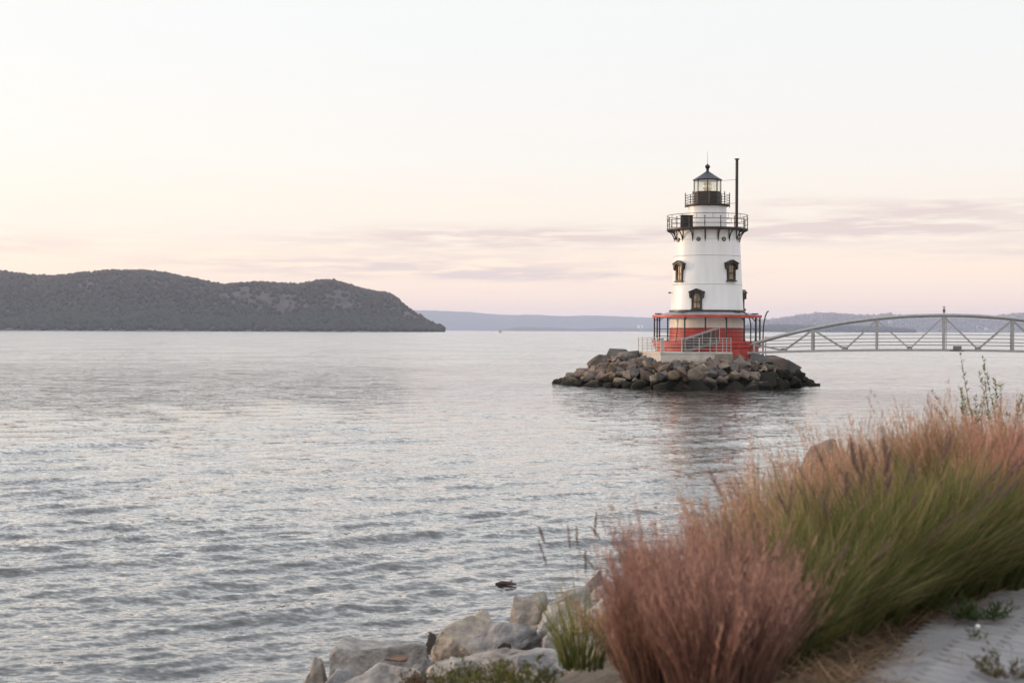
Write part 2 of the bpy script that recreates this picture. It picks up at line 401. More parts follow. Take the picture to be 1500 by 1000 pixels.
def forest(name, label, V, xs, nb, count, size, pal, bare, seed, top_extra=0):
    g = np.random.default_rng(seed); n, c = V.shape[:2]
    u = g.uniform(0, c - 1.001, count); b = g.uniform(0, 1, count) ** .8 * (nb + 1)
    if top_extra: k = int(count * top_extra); b[:k] = nb - 1 + g.uniform(-.8, .8, k)
    b = np.minimum(b, n - 1.01)
    i, j = b.astype(int), u.astype(int); fb, fu = b - i, u - j
    P = (V[i, j] * ((1 - fb) * (1 - fu))[:, None] + V[i + 1, j] * (fb * (1 - fu))[:, None] + V[i, j + 1] * ((1 - fb) * fu)[:, None] + V[i + 1, j + 1] * (fb * fu)[:, None])
    px = np.interp(u, np.arange(c), xs)
    keep = np.array([not any(((a - x0) / rx) ** 2 + ((q / (nb - 1) - b0) / rb) ** 2 < g.uniform(.0, 1.5) ** 2 for x0, b0, rx, rb in bare) for a, q in zip(px, b)])
    keep &= P[:, 2] > 1.0
    P = P[keep]; k = len(P); d, f = ICO[1]
    sz = g.uniform(.65, 1.25, k) * size
    v = P[:, None, :] + d[None] * (sz[:, None, None] * np.stack([g.uniform(.8, 1.2, k), g.uniform(.8, 1.2, k), g.uniform(.9, 1.4, k)], -1)[:, None, :]) * g.uniform(.75, 1.2, (k, len(d), 1))
    v[:, :, 2] += (sz * .55)[:, None]
    q = (f[None] + (np.arange(k) * len(d))[:, None, None]).reshape(-1, 3)
    pal = np.array(pal); cc = pal[g.integers(0, len(pal), k)] * g.uniform(.85, 1.2, (k, 1))
    cc = cc * (1 + np.array((.75, .38, .34)) * np.clip((b[keep] / nb - .45) * 2, 0, 1)[:, None])      # warm rim light high on the slope, painted into the crown colours
    cc = np.repeat(cc[:, None], len(d), 1).reshape(-1, 3)
    me = fast_mesh(name, v.reshape(-1, 3), q, M_leaf_far, cc, smooth=True)
    tag(link(name, me), label, 'forest', kind='stuff')
HOOK = [(-900, 440), (-620, 415), (-400, 398), (-180, 392), (-60, 398), (0, 401), (45, 407), (90, 406), (130, 402.5), (165, 398.5), (200, 398.5), (235, 401.5), (270, 409), (300, 415),
        (325, 420.5), (350, 419), (400, 418.5), (440, 419), (465, 416), (490, 416), (520, 423), (550, 430.5), (574, 435), (582, 442), (592, 452), (606, 463), (622, 473), (636, 479.5), (650, 484.2)]
V, xs, nb = hill('wooded_mountain', 'long dark wooded mountain across the river on the left', HOOK, 3150, 3650, M_hill, 9, 30, 560, cliff=2)
forest('mountain_forest', 'dark autumn woods covering the mountain on the left', V, xs, nb, 30000, 5.6,
       [(.034, .040, .030), (.040, .043, .030), (.030, .037, .030), (.046, .042, .032), (.055, .044, .034), (.036, .041, .032)],
       [(378, .72, 48, .16), (345, .80, 30, .10), (425, .64, 26, .14), (505, .70, 30, .13), (600, .75, 34, .22), (280, .85, 36, .10), (130, .85, 20, .09), (178, .83, 8, .10), (40, .03, 50, .03), (240, .8, 40, .06)], 11, .10)
V, xs, nb = hill('far_ridge', 'pale lavender ridge on the horizon between the mountain and the lighthouse', [(380, 456), (560, 453), (605, 454.3), (640, 455), (690, 456.5), (715, 459.5), (750, 461.5), (790, 461), (830, 463), (860, 462), (900, 463), (960, 465),
      (1010, 466.5), (1060, 466), (1110, 467), (1150, 469.5), (1200, 472), (1400, 474), (1800, 474)], 17500, 19500, M_far, 10, 14, 300)
V, xs, nb = hill('low_far_shore', 'low bluish wooded shore below the pale ridge', [(690, 486), (735, 482.5), (757, 479), (800, 479.5), (850, 481.5), (900, 480), (960, 480.5), (1020, 481), (1080, 482), (1130, 487)], 12300, 12900, M_far, 6, 8, 260)
V, xs, nb = hill('right_ridge', 'mauve wooded ridge behind the footbridge on the right', [(1080, 484), (1105, 474.5), (1140, 470), (1165, 466), (1195, 462), (1215, 462), (1250, 465), (1285, 465), (1302, 461.5), (1312, 464.5), (1350, 465), (1400, 468), (1440, 467),
      (1470, 464.5), (1500, 462), (1560, 458), (1700, 455), (1900, 462), (2200, 470)], 12400, 13800, pmat('right_ridge_wood', (.13, .085, .07), (.07, .06, .055), .008, .95), 12, 18, 420)
forest('ridge_forest', 'thin mauve woods on the ridge behind the footbridge', V, xs, nb, 6000, 17, [(.10, .07, .055), (.07, .065, .05), (.13, .085, .06)], [], 12, .2)
V, xs, nb = hill('near_shore_wood', 'dark blue wooded point under the right ridge', [(1040, 487), (1075, 481), (1105, 480), (1140, 479), (1200, 480), (1250, 480.5), (1300, 482), (1330, 485), (1352, 488.5)], 8000, 8400, M_hill, 3, 8, 300)
forest('point_forest', 'dark blue woods on the point under the right ridge', V, xs, nb, 3500, 9, [(.035, .045, .04), (.045, .05, .04), (.05, .05, .035)], [], 13, .3)

# ------------------------------------------------------------------ materials for built things
M_white = pmat('white_iron_paint', (.81, .81, .81), (.72, .715, .70), .9, .42, .06, stretch=(1.6, 1.6, .22), detail=8)
M_cream = pmat('cream_iron_paint', (.84, .81, .74), (.74, .69, .60), .9, .5, .06, stretch=(2.2, 2.2, .25), detail=8)
M_red = pmat('red_iron_paint', (.58, .075, .055), (.36, .045, .038), 1.5, .5, .1, stretch=(1.5, 1.5, .35), detail=8)
M_black = pmat('black_iron_paint', (.022, .020, .020), (.04, .032, .028), 2, .5, .1)
M_brown = pmat('brown_black_iron', (.05, .038, .032), (.028, .024, .022), 2, .55, .1)
M_slate = pmat('blue_grey_roof_paint', (.034, .037, .05), (.025, .027, .034), 2, .45, .05)
M_conc = pmat('concrete', (.58, .53, .48), (.44, .40, .37), 1.6, .9, .35, bscale=9, detail=8)
M_steel = pmat('galvanised_steel', (.42, .41, .40), (.33, .32, .31), 3, .5, .08, metal=.15)
M_dsteel = pmat('dull_grey_steel', (.20, .19, .18), (.15, .14, .135), 3, .6, .08, metal=.1)
M_wire = pmat('stair_mesh_wire', (.075, .065, .058), (.05, .045, .04), 5, .6)
M_room = pmat('dark_room_glass', (.42, .31, .17), (.025, .02, .017), 2.0, .07, 0, spec=.6, detail=2)
M_brass = pmat('lens_brass', (.55, .40, .20), (.42, .30, .15), 6, .3, 0, metal=.5)
def glass(name, tint=(1, 1, 1), k=.16):
    m = bpy.data.materials.new(name); m.use_nodes = True; t = m.node_tree; n = t.nodes; n.clear()
    a = n.new('ShaderNodeBsdfTransparent'); a.inputs[0].default_value = (*tint, 1); b = n.new('ShaderNodeBsdfGlossy'); b.inputs['Roughness'].default_value = .03
    x = n.new('ShaderNodeMixShader'); x.inputs[0].default_value = k; o = n.new('ShaderNodeOutputMaterial')
    t.links.new(a.outputs[0], x.inputs[1]); t.links.new(b.outputs[0], x.inputs[2]); t.links.new(x.outputs[0], o.inputs[0]); return m
M_glass = glass('lantern_glass', (.96, .96, .93)); M_lens = glass('lens_glass', (.93, .86, .72), .3)

# ------------------------------------------------------------------ lighthouse (local origin on its axis at river level)
AX = Vector((15.42, 112.6, 0)); PXM = F / 112.6
HY = 484 + .0035 * 285
def zz(py): return CAMZ + (HY - py) / PXM          # height of a photo row on the lighthouse axis
LH = thing('lighthouse', AX, 'white conical iron lighthouse with red base and black lantern on the rock islet', 'lighthouse')
def pol(r, deg, z):             # deg 0 faces the camera side (-Y), positive to the right
    a = R(deg); return Vector((r * math.sin(a), -r * math.cos(a), z))
def ring(r, z, n=64, a0=0): return [pol(r, a0 + 360 * k / n, z) for k in range(n)]
z_deck, z_can, z_g, z_l = 3.42, zz(463.5), zz(337), zz(301.5)
MB().lathe([(4.05, -1.5), (4.05, 2.9), (4.2, 2.95), (4.2, z_deck - .14)], 64).build('caisson', M_red, LH, True)
MB().lathe([(4.34, z_deck - .14), (4.34, z_deck)], 64).build('lower_gallery_deck', M_red, LH, True)
def rt(z): return np.interp(z, [z_deck, zz(458), zz(352)], [2.98, 2.86, 2.57])
zs = [z_deck, zz(480), zz(458), zz(417.5), zz(376), zz(352.5)]
for i, m in enumerate([M_red, M_cream, M_white, M_white, M_white]):
    a, b = zs[i], zs[i + 1]; lip = .012
    MB().lathe([(rt(a) - .03, a + .002), (rt(a) + lip, a + .002), (rt(a) + lip, a + .05), (rt(a), a + .06), (rt(b), b - .045), (rt(b) - .03, b - .012)], 72).build('wall_course', m, LH, True)
MB().lathe([(2.555, zs[5]), (2.555, zs[5] + .05), (2.5, zs[5] + .07), (2.5, z_g - .1)], 72).build('wall_course', M_white, LH, True)
MB().lathe([(1.52, z_g + .05), (1.5, z_l - .08)], 48).build('watch_room_wall', M_white, LH, True)
# lower gallery: canopy, posts, rails
can = MB().lathe([(2.9, z_can + .34), (3.1, z_can + .30), (4.2, z_can + .08), (4.2, z_can + .0), (2.9, z_can + .2)], 64, caps=False).build('canopy_roof', pmat('canopy_grey', (.30, .31, .32), (.22, .22, .23), 2, .6), LH, True)
MB().lathe([(4.22, z_can - .1), (4.30, z_can - .1), (4.30, z_can + .10), (4.22, z_can + .10)], 64, caps=False).build('fascia', M_red, can, True)
MB().lathe([(2.88, z_can + .36), (3.0, z_can + .36), (3.0, z_can + .46), (2.88, z_can + .5)], 64, caps=False).build('flashing', M_slate, can, True)
for k in range(16):
    a = -9.3 + 22.5 * k
    o = MB().tube([pol(4.14, a, z_deck), pol(4.14, a, z_can - .02)], .062, 8).build('gallery_post', M_black, LH, True)
    MB().tube([pol(4.14, a, z_deck + .03), pol(4.14, a, z_deck + .12)], .1, 8).build('base_plate', M_black, o)
    MB().tube([pol(4.14, a, z_can - .38), pol(3.75, a, z_can - .06)], .028, 5).build('knee_brace', M_black, o)
    b = a + 22.5
    if k not in (0,):
        for h in (.38, .68, .95): MB().tube([pol(4.14, a, z_deck + h), pol(4.14, b, z_deck + h)], .022, 5).build('gallery_rail', M_black, LH)
for a, hz in ((-84, .30), (64, .30)):
    MB().box(pol(3.9, a, z_can + .2), (.55, .16, .09)).tube([pol(3.9, a, z_can + .05), pol(3.9, a, z_can + .2)], .03, 5).build('roof_lamp', M_black, LH)
MB().box(pol(3.35, -42, z_can + .36), (.75, .3, .07), R(-40)).tube([pol(3.3, -42, z_can + .2), pol(3.3, -42, z_can + .36)], .04, 5).build('roof_vent', M_black, LH)
MB().box(pol(3.25, 40, z_can + .36), (.8, .25, .06), R(38)).tube([pol(3.25, 40, z_can + .2), pol(3.25, 40, z_can + .36)], .04, 5).build('roof_vent', M_black, LH)
# main gallery: deck, brackets, rails
RG = 3.2
gd = MB().lathe([(2.45, z_g - .10), (RG - .1, z_g - .10), (RG, z_g - .06), (RG, z_g + .06), (2.45, z_g + .06)], 64).build('main_gallery_deck', M_black, LH, True)
for k in range(16):
    a = 11.25 + 22.5 * k
    pts = [pol(2.53 + (RG - 2.6) * (1 - math.cos(t * math.pi / 2)), a, z_g - .1 - 1.0 + (1.0) * math.sin(t * math.pi / 2) ** 1.15) for t in np.linspace(0, 1, 8)]
    o = MB().tube(pts, .05, 6).build('gallery_bracket', M_black, LH, True)
    MB().bar(pol(2.53, a, z_g - 1.12), pol(2.53, a, z_g - .1), .06, .06).build('bracket_back', M_black, o)
    p = MB().tube([pol(RG - .06, a, z_g), pol(RG - .06, a, z_g + .82)], .034, 6).build('rail_post', M_black, LH, True)
    MB().lathe([(.001, -.06), (.05, -.03), (.06, 0), (.05, .03), (.001, .06)], 8, pol(RG - .06, a, z_g + .88), caps=False).build('finial', M_black, p, True)
    MB().lathe([(.03, -.05), (.05, 0), (.03, .05)], 8, pol(RG - .06, a, z_g + .42), caps=False).build('collar', M_black, p, True)
    MB().tube([pol(RG - .03, a + 11.25, z_g + .76), pol(RG - .03, a + 11.25, z_g + 1.1)], .016, 5).build('rail_stub', M_black, LH)
for h, rr in ((.36, .02), (.72, .024)): MB().tube(ring(RG - .06, z_g + h), rr, 5, True).build('gallery_rail', M_black, LH, True)
MB().tube(ring(RG - .03, z_g + 1.1), .024, 5, True).build('gallery_rail', M_black, LH, True)
for k in range(8):              # portholes
    a = -23 + 45 * k; fr = (pol(2.55, a, zz(353)), pol(1, a + 90, 0), Vector((0, 0, 1)), pol(1, a, 0))
    c = [(.17 * math.cos(t), .17 * math.sin(t)) for t in np.linspace(0, 2 * math.pi, 14)[:-1]]
    o = MB().prism(c, fr, -.1, .07).build('porthole', M_brown, LH)
    MB().prism([(x * .62, y * .62) for x, y in c], fr, .0, .078).build('pane', M_room, o)
# windows
def window(a, yc, lean=.02):
    z = zz(yc); r = float(rt(z)); o_ = pol(r, a, z); u = pol(1, a + 90, 0); wv = pol(1, a, 0); v = Vector((0, 0, 1)); fr = (o_, u, v, wv)
    arch = lambda hw, zb, zs_, rise: [(-hw, zb), (hw, zb)] + [(hw * math.cos(t), zs_ + rise * math.sin(t)) for t in np.linspace(0, math.pi, 9)]
    outer = arch(.41, -.72, .36, .26); inner = arch(.27, -.60, .33, .2)
    n = len(outer); f = MB()
    vs = [o_ + x * u + y * v + d * wv for d in (-.12, .13) for pl in (outer, inner) for x, y in pl]
    fs = []
    for k in range(n):
        j = (k + 1) % n
        fs += [(2 * n + k, 2 * n + j, 3 * n + j, 3 * n + k), (k, j, 2 * n + j, 2 * n + k), (n + k, n + j, 3 * n + j, 3 * n + k)]
    win = f.add(vs, fs).build('window', M_brown, LH)
    MB().prism(inner, fr, -.1, .035).build('pane', M_room, win)
    MB().prism([(-.27, -.17), (.27, -.17), (.27, -.10), (-.27, -.10)], fr, .03, .075).build('meeting_rail', M_brown, win)
    MB().prism([(-.02, -.60), (.02, -.60), (.02, .5), (-.02, .5)], fr, .03, .065).build('glazing_bar', M_brown, win)
    hood = [(-.56, .20), (-.46, .12), (-.42, .30)] + [(.42 * math.cos(t), .36 + .28 * math.sin(t)) for t in np.linspace(math.pi * .97, math.pi * .03, 9)] + [(.42, .30), (.46, .12), (.56, .20), (.58, .52), (.6, .60), (0, .84), (-.6, .60), (-.58, .52)]
    MB().prism(hood, fr, -.12, .24).build('hood', M_brown, win)
    MB().prism([(-.62, .58), (0, .82), (.62, .58), (.62, .65), (0, .90), (-.62, .65)], fr, -.12, .3).build('hood_cap', M_brown, win)
    MB().prism([(-.48, -.80), (.48, -.80), (.48, -.71), (-.48, -.71)], fr, -.12, .22).build('sill', M_brown, win)
for a, y in ((-59, 399.5), (34.7, 399), (121, 399), (-23.5, 440.5), (97, 440.5), (-143, 440.5)): window(a, y)
MB().box(pol(2.98, -88, zz(429)), (.16, .14, .12)).bar(pol(2.7, -88, zz(429)), pol(2.98, -88, zz(429)), .04, .04).build('wall_lamp', M_black, LH)
MB().box(pol(2.98, 88, zz(453)), (.14, .14, .12)).bar(pol(2.7, 88, zz(453)), pol(2.98, 88, zz(453)), .04, .04).build('wall_lamp', M_black, LH)
# lantern gallery
lg = MB().lathe([(1.45, z_l - .12), (1.7, z_l - .06), (1.78, z_l - .04), (1.78, z_l + .05), (1.0, z_l + .05)], 40).build('lantern_gallery_deck', M_black, LH, True)
for k in range(8):
    a = -3 + 45 * k
    p = MB().tube([pol(1.74, a, z_l - .16), pol(1.74, a, z_l + .92)], .036, 6).build('rail_post', M_black, LH, True)
    MB().lathe([(.001, -.05), (.045, -.02), (.05, 0), (.04, .03), (.001, .06)], 8, pol(1.74, a, z_l + .96), caps=False).build('finial', M_black, p, True)
    for h in (.2, .4, .6, .8): MB().tube([pol(1.74, a, z_l + h), pol(1.74, a + 45, z_l + h)], .02, 5).build('gallery_rail', M_black, LH)
z1, z2, z3 = zz(281.5), zz(264.5), zz(252)
a0 = R(-7 - 90)
MB().lathe([(1.07, z_l + .04), (1.07, z1 - .1), (1.1, z1 - .1), (1.1, z1)], 8, a0=a0).build('lantern_wall', M_brown, LH)
for k in range(8):
    a = -7 + 45 * k
    MB().bar(pol(1.05, a, z1), pol(1.05, a, z2), .06, .06).build('mullion', M_brown, LH)
    P = [pol(1.02, a + 2, z1), pol(1.02, a + 43, z1), pol(1.02, a + 43, z2), pol(1.02, a + 2, z2)]
    MB().add(P + [p * .992 + Vector((0, 0, p.z * .008)) for p in P], [(0, 1, 2, 3), (7, 6, 5, 4), (0, 4, 5, 1), (1, 5, 6, 2), (2, 6, 7, 3), (3, 7, 4, 0)]).build('pane', M_glass, LH)
lens = MB().lathe([(.2, 0), (.30, .14), (.36, .34), (.36, .52), (.28, .72), (.16, .82)], 20, (0, 0, z1 + .02)).build('lens', M_lens, LH, True)
for h in (.02, .24, .62, .82): MB().tube(ring(.33 if .1 < h < .7 else .2, z1 + h, 20), .022, 5, True).build('lens_ring', M_brass, lens)
MB().lathe([(.12, -.9), (.12, .02)], 10, (0, 0, z1)).lathe([(.07, 0), (.11, .2), (.07, .5)], 10, (0, 0, z1 + .1)).build('lamp', M_brass, lens, True)
rf = MB().lathe([(1.02, z2 - .04), (1.14, z2 - .02), (1.16, z2 + .05), (.62, z2 + .38), (.15, z3 + .02), (.1, z3 + .08)], 8, a0=a0).build('lantern_roof', M_slate, LH)
MB().lathe([(.12, 0), (.09, .1), (.14, .14), (.09, .2), (.16, .27), (.21, .38), (.16, .5), (.06, .57), (.02, .62)], 14, (0, 0, z3 + .02)).build('ventilator_ball', M_black, rf, True)
MB().tube([(0, 0, z3 + .6), (0, 0, zz(222))], [.016, .008], 5).build('lightning_rod', M_black, rf)
# stove pipe up the gallery
cp = Vector((2.08, -1.55, 0))
ch = MB().tube([cp + Vector((0, 0, z_g + .05)), cp + Vector((0, 0, zz(238)))], .115, 12).build('stove_pipe', M_brown, LH, True)
MB().lathe([(.1, 0), (.2, .05), (.2, .1), (.1, .12)], 12, cp + Vector((0, 0, zz(238)))).build('pipe_cap', M_brown, ch, True)
MB().tube([cp + Vector((0, 0, zz(266))), Vector((1.0, -.5, zz(266)))], .014, 5).build('pipe_stay', M_black, ch)
MB().tube([cp + Vector((0, 0, zz(300))), Vector((1.5, -.9, zz(300)))], .014, 5).build('pipe_stay', M_black, ch)
# slatted equipment box on the gallery
bx = pol(2.75, -43, z_g)
eb = MB()
for h in (.18, .4, .62, .84): eb.bar(bx + Vector((-.42, -.3, h)), bx + Vector((.42, -.18, h)), .06, .19)
for h in (.18, .4, .62, .84): eb.bar(bx + Vector((-.42, .3, h)), bx + Vector((.42, .42, h)), .06, .19)
eb.box(bx + Vector((0, .05, .97)), (.95, .8, .05), R(8))
for sx_ in (-.43, .43):
    for sy in (-.28, .36): eb.bar(bx + Vector((sx_, sy, .0)), bx + Vector((sx_ * .95, sy, 1.0)), .06, .06)
eb.build('equipment_box', M_brown, LH)
# boat davits on the right of the lower gallery
def davit(base, hook, h, rad=.05):
    b = Vector(base); d = Vector(hook); pts = [b, b + Vector((0, 0, h * .55))]
    for t in np.linspace(0, 1, 8): pts.append(b + Vector((0, 0, h * .55)) + d * (1 - math.cos(t * math.pi / 2)) + Vector((0, 0, h * .45 * math.sin(t * math.pi / 2))))
    return MB().tube(pts, rad, 7).build('boat_davit', M_black, LH, True)
davit(pol(4.32, 43, 3.3), (-.85, -.05, 0), 2.45)
davit(pol(4.4, 84, 1.4), (.42, -.1, 0), 4.4)
for k in range(2): MB().tube([pol(4.36 + .25 * k, 80 - 4 * k, .8), pol(4.36 + .25 * k, 80 - 4 * k, z_deck + .4)], .03, 5).build('ladder_rail', M_red, LH)

# ------------------------------------------------------------------ rock islet
IC = Vector((13.9, 113.4)); IA, IB, IR = 10.0, 9.9, R(-27)
M_core = rock_mat('islet_rubble', (.12, .10, .085), (.05, .045, .04), 2, .4, 1.0, rnd=0)
def islet_xy(rho, a):
    x, y = rho * IA * math.cos(a), rho * IB * math.sin(a)
    return IC.x + x * math.cos(IR) - y * math.sin(IR), IC.y + x * math.sin(IR) + y * math.cos(IR)
IPR = ([0, .5, .62, .75, .87, 1.0, 1.15], [2.15, 2.12, 2.0, 1.62, .92, -.12, -1.5])
def islet_z(rho, x):            # the heap thins out in a long low toe on the left and right
    t = min(max((10.5 - x) / 6, (x - 19) / 7, 0), 1); z = float(np.interp(rho, *IPR))
    return z * (1 - .42 * t * min(max((rho - .5) / .25, 0), 1)) if z > 0 else z
def mound():
    n, rs = 72, np.linspace(0.02, 1.2, 18); V = []
    for r_ in rs:
        for k in range(n):
            x, y = islet_xy(r_, 2 * math.pi * k / n); V.append((x, y, islet_z(r_, x) - .35))
    F_ = [(i * n + k, i * n + (k + 1) % n, (i + 1) * n + (k + 1) % n, (i + 1) * n + k) for i in range(len(rs) - 1) for k in range(n)]
    F_.append(tuple(range(n))[::-1])
    return MB().add(V, F_).build('rock_islet', M_core, None, True)
ISL = tag(mound(), 'islet of heaped boulders around the foot of the lighthouse', 'islet', kind='structure')
ROCKS = [rock_mat('islet_tan_stone', (.30, .23, .165), (.15, .12, .09), 1.6, .35, .95, bscale=5),
         rock_mat('islet_brown_stone', (.21, .15, .12), (.10, .078, .066), 1.6, .35, .95, bscale=5),
         rock_mat('islet_grey_stone', (.17, .155, .145), (.085, .08, .078), 1.6, .35, .95, bscale=5)]
ROCKS_D = [rock_mat('islet_weedy_stone', (.20, .17, .125), (.09, .08, .06), 1.6, 1.1, 1.9, bscale=5)]
def platform_frame():
    return Vector((10.99, 105.5)), Vector((.978, .208)), Vector((-.208, .978))
PK, PU, PV = platform_frame()
protos = {}
def proto(mi, k, weedy=False):
    key = (mi, k, weedy)
    if key not in protos: protos[key] = hullrock('boulder', 100 + mi * 37 + k, (1, 1, 1), ROCKS_D[0] if weedy else ROCKS[mi], pts=13)
    return protos[key]
g = random.Random(3); nrock = 0
for rho, step, size in ((1.02, 1.0, 1.0), (.96, 1.05, 1.3), (.88, .95, 1.15), (.80, .85, 1.0), (.73, .8, .92), (.66, .8, .85), (.58, .85, .8), (.50, .9, .8)):
    circ = 2 * math.pi * rho * 10.6; n = int(circ / step)
    for k in range(n):
        a = 2 * math.pi * (k + g.uniform(-.3, .3)) / n; r_ = rho + g.uniform(-.03, .03)
        x, y = islet_xy(r_, a)
        if y > AX.y + 2.5 and abs(x - AX.x) < 9.3 and rho < .9: continue        # hidden behind the tower base
        if y > AX.y + 5 and abs(x - IC.x) < 8: continue
        z = islet_z(r_, x); q = Vector((x, y)) - PK; pu, pv = q.dot(PU), q.dot(PV)
        if -.3 < pu < 6.0 and -.25 < pv < 7: continue
        if (Vector((x, y)) - AX.to_2d()).length < 4.75: continue
        s_ = size * g.uniform(.62, 1.2)
        if rho > .95 and x > 20: s_ *= .75
        mi = g.choices((0, 1, 2), (.5, .3, .2) if rho > .84 else (.22, .42, .36))[0]
        weedy = x > 18.8 and g.random() < min(1, (x - 17.8) / 2.0) and z < 1.7
        o = link('boulder', proto(mi, g.randrange(7), weedy), ISL, (x, y, z + g.uniform(-.15, .12)), (g.uniform(-.4, .4), g.uniform(-.4, .4), g.uniform(0, 6.28)))
        o.scale = (s_ * g.uniform(.85, 1.25), s_ * g.uniform(.8, 1.1), s_ * g.uniform(.65, 1.0)); nrock += 1
for (px, py, dep, w_, h_, mi) in ((905, 521, 113.5, 2.3, 1.3, 2), (925, 524, 111, 2.0, 1.2, 2), (878, 531, 113, 2.2, 1.3, 1), (1110, 530, 108.2, 1.9, .9, 2), (1135, 531, 109, 2.3, 1.1, 1), (1160, 539, 109.5, 1.9, 1.3, 2), (1090, 533, 105.8, 1.6, 1.0, 1)):
    p = at(px, py, dep); o = link('boulder', proto(mi, g.randrange(7)), ISL, p, (g.uniform(-.3, .3), g.uniform(-.3, .3), g.uniform(0, 6))); o.scale = (w_, w_ * .8, h_); nrock += 1
for row, (off, z_, sz) in enumerate(((-.55, 1.72, .85), (-1.25, 1.42, .95), (-2.0, 1.0, 1.05))):        # heaped against the landing
    for k in range(9):
        q = PK + PU * (-.4 + k * .78 + g.uniform(-.2, .2) + .3 * (row % 2)) + PV * off; s_ = sz * g.uniform(.7, 1.15)
        o = link('boulder', proto(g.choice((0, 1, 1, 2)), g.randrange(7)), ISL, (q.x, q.y, z_ + g.uniform(-.1, .18)), (g.uniform(-.5, .5), g.uniform(-.5, .5), g.uniform(0, 6))); o.scale = (s_ * 1.1, s_, s_ * .75); nrock += 1
for k in range(8):
    q = PK - PU * (.5 + .3 * (k % 2)) + PV * (k * .75 + .1); s_ = .9 * g.uniform(.7, 1.2)
    o = link('boulder', proto(g.choice((0, 1, 2)), g.randrange(7)), ISL, (q.x, q.y, 1.8 + g.uniform(-.1, .15)), (g.uniform(-.5, .5), g.uniform(-.5, .5), g.uniform(0, 6))); o.scale = (s_ * 1.1, s_, s_ * .75); nrock += 1
for k in range(60):             # small rubble in the gaps of the front
    a = g.uniform(-2.9, .1) - IR; r_ = g.uniform(.6, .98); x, y = islet_xy(r_, a); q = Vector((x, y)) - PK
    if (-.2 < q.dot(PU) < 5.9 and -.1 < q.dot(PV) < 7) or (Vector((x, y)) - AX.to_2d()).length < 4.5: continue
    s_ = g.uniform(.3, .6); o = link('boulder', proto(g.choice((0, 1, 1, 2)), g.randrange(7)), ISL, (x, y, islet_z(r_, x) + .3), (g.uniform(-1, 1), g.uniform(-1, 1), g.uniform(0, 6))); o.scale = (s_ * 1.1, s_, s_ * .8); nrock += 1
print('islet rocks', nrock)

# ------------------------------------------------------------------ concrete landing with pipe railing
def P3(u, v, z): q = PK + PU * u + PV * v; return Vector((q.x, q.y, z))
ZP = 2.63
PF = thing('concrete_landing', P3(2.8, 2, .6), 'pale concrete landing with pipe railing at the foot of the lighthouse', 'landing')
_o = P3(2.8, 2, .6)
def arc_poly(inset):
    pts = [(inset, inset), (5.67 - inset, inset)]
    c = AX.to_2d() - PK; cu, cv = c.dot(PU), c.dot(PV); r_ = 4.06
    v1 = cv - math.sqrt(max(r_ ** 2 - (5.67 - inset - cu) ** 2, 0)); u2 = cu - math.sqrt(max(r_ ** 2 - (6.03 - inset - cv) ** 2, 0))
    a1 = math.atan2(v1 - cv, 5.67 - inset - cu); a2 = math.atan2(6.03 - inset - cv, u2 - cu)
    if a2 > a1: a2 -= 2 * math.pi
    pts += [(cu + r_ * math.cos(a), cv + r_ * math.sin(a)) for a in np.linspace(a1, a2, 12)]
    pts.append((inset, 6.03 - inset)); return pts
fr = (P3(0, 0, 0) - _o, Vector((PU.x, PU.y, 0)), Vector((PV.x, PV.y, 0)), Vector((0, 0, 1)))
MB().prism(arc_poly(.06), fr, .4, ZP - .12).build('base_block', M_conc, PF)
MB().prism(arc_poly(0), fr, ZP - .117, ZP).build('top_slab', M_conc, PF)
MB().box(P3(5.0, -.03, 1.9) - _o, (1.35, .14, 1.2), math.atan2(PU.y, PU.x)).build('end_pier', pmat('stained_concrete', (.27, .235, .20), (.19, .165, .14), 2, .9, .3), PF)
def pipe_post(u, v, h=1.07, r_=.032): MB().tube([P3(u, v, ZP) - _o, P3(u, v, ZP + h) - _o], r_, 6).build('rail_post', M_steel, PF)
for u in (.1, 1.75, 3.1, 3.95, 4.45, 4.95, 5.25, 5.6): pipe_post(u, .12)
for v in (1.2, 2.4, 3.6, 4.8, 5.9): pipe_post(.12, v)
MB().box(P3(.2, .14, ZP + .53) - _o, (.2, .16, 1.06), .2).build('corner_pillar', M_steel, PF)
for h in (.22, .44, .66, .87, 1.06):
    MB().tube([P3(.1, .12, ZP + h) - _o, P3(5.6, .12, ZP + h) - _o], .021, 5).build('rail', M_steel, PF)
    MB().tube([P3(.12, .12, ZP + h) - _o, P3(.12, 5.9, ZP + h) - _o], .021, 5).build('rail', M_steel, PF)
    MB().tube([P3(.12, 5.85, ZP + h) - _o, P3(1.6, 5.9, ZP + h) - _o], .021, 5).build('rail', M_steel, PF)
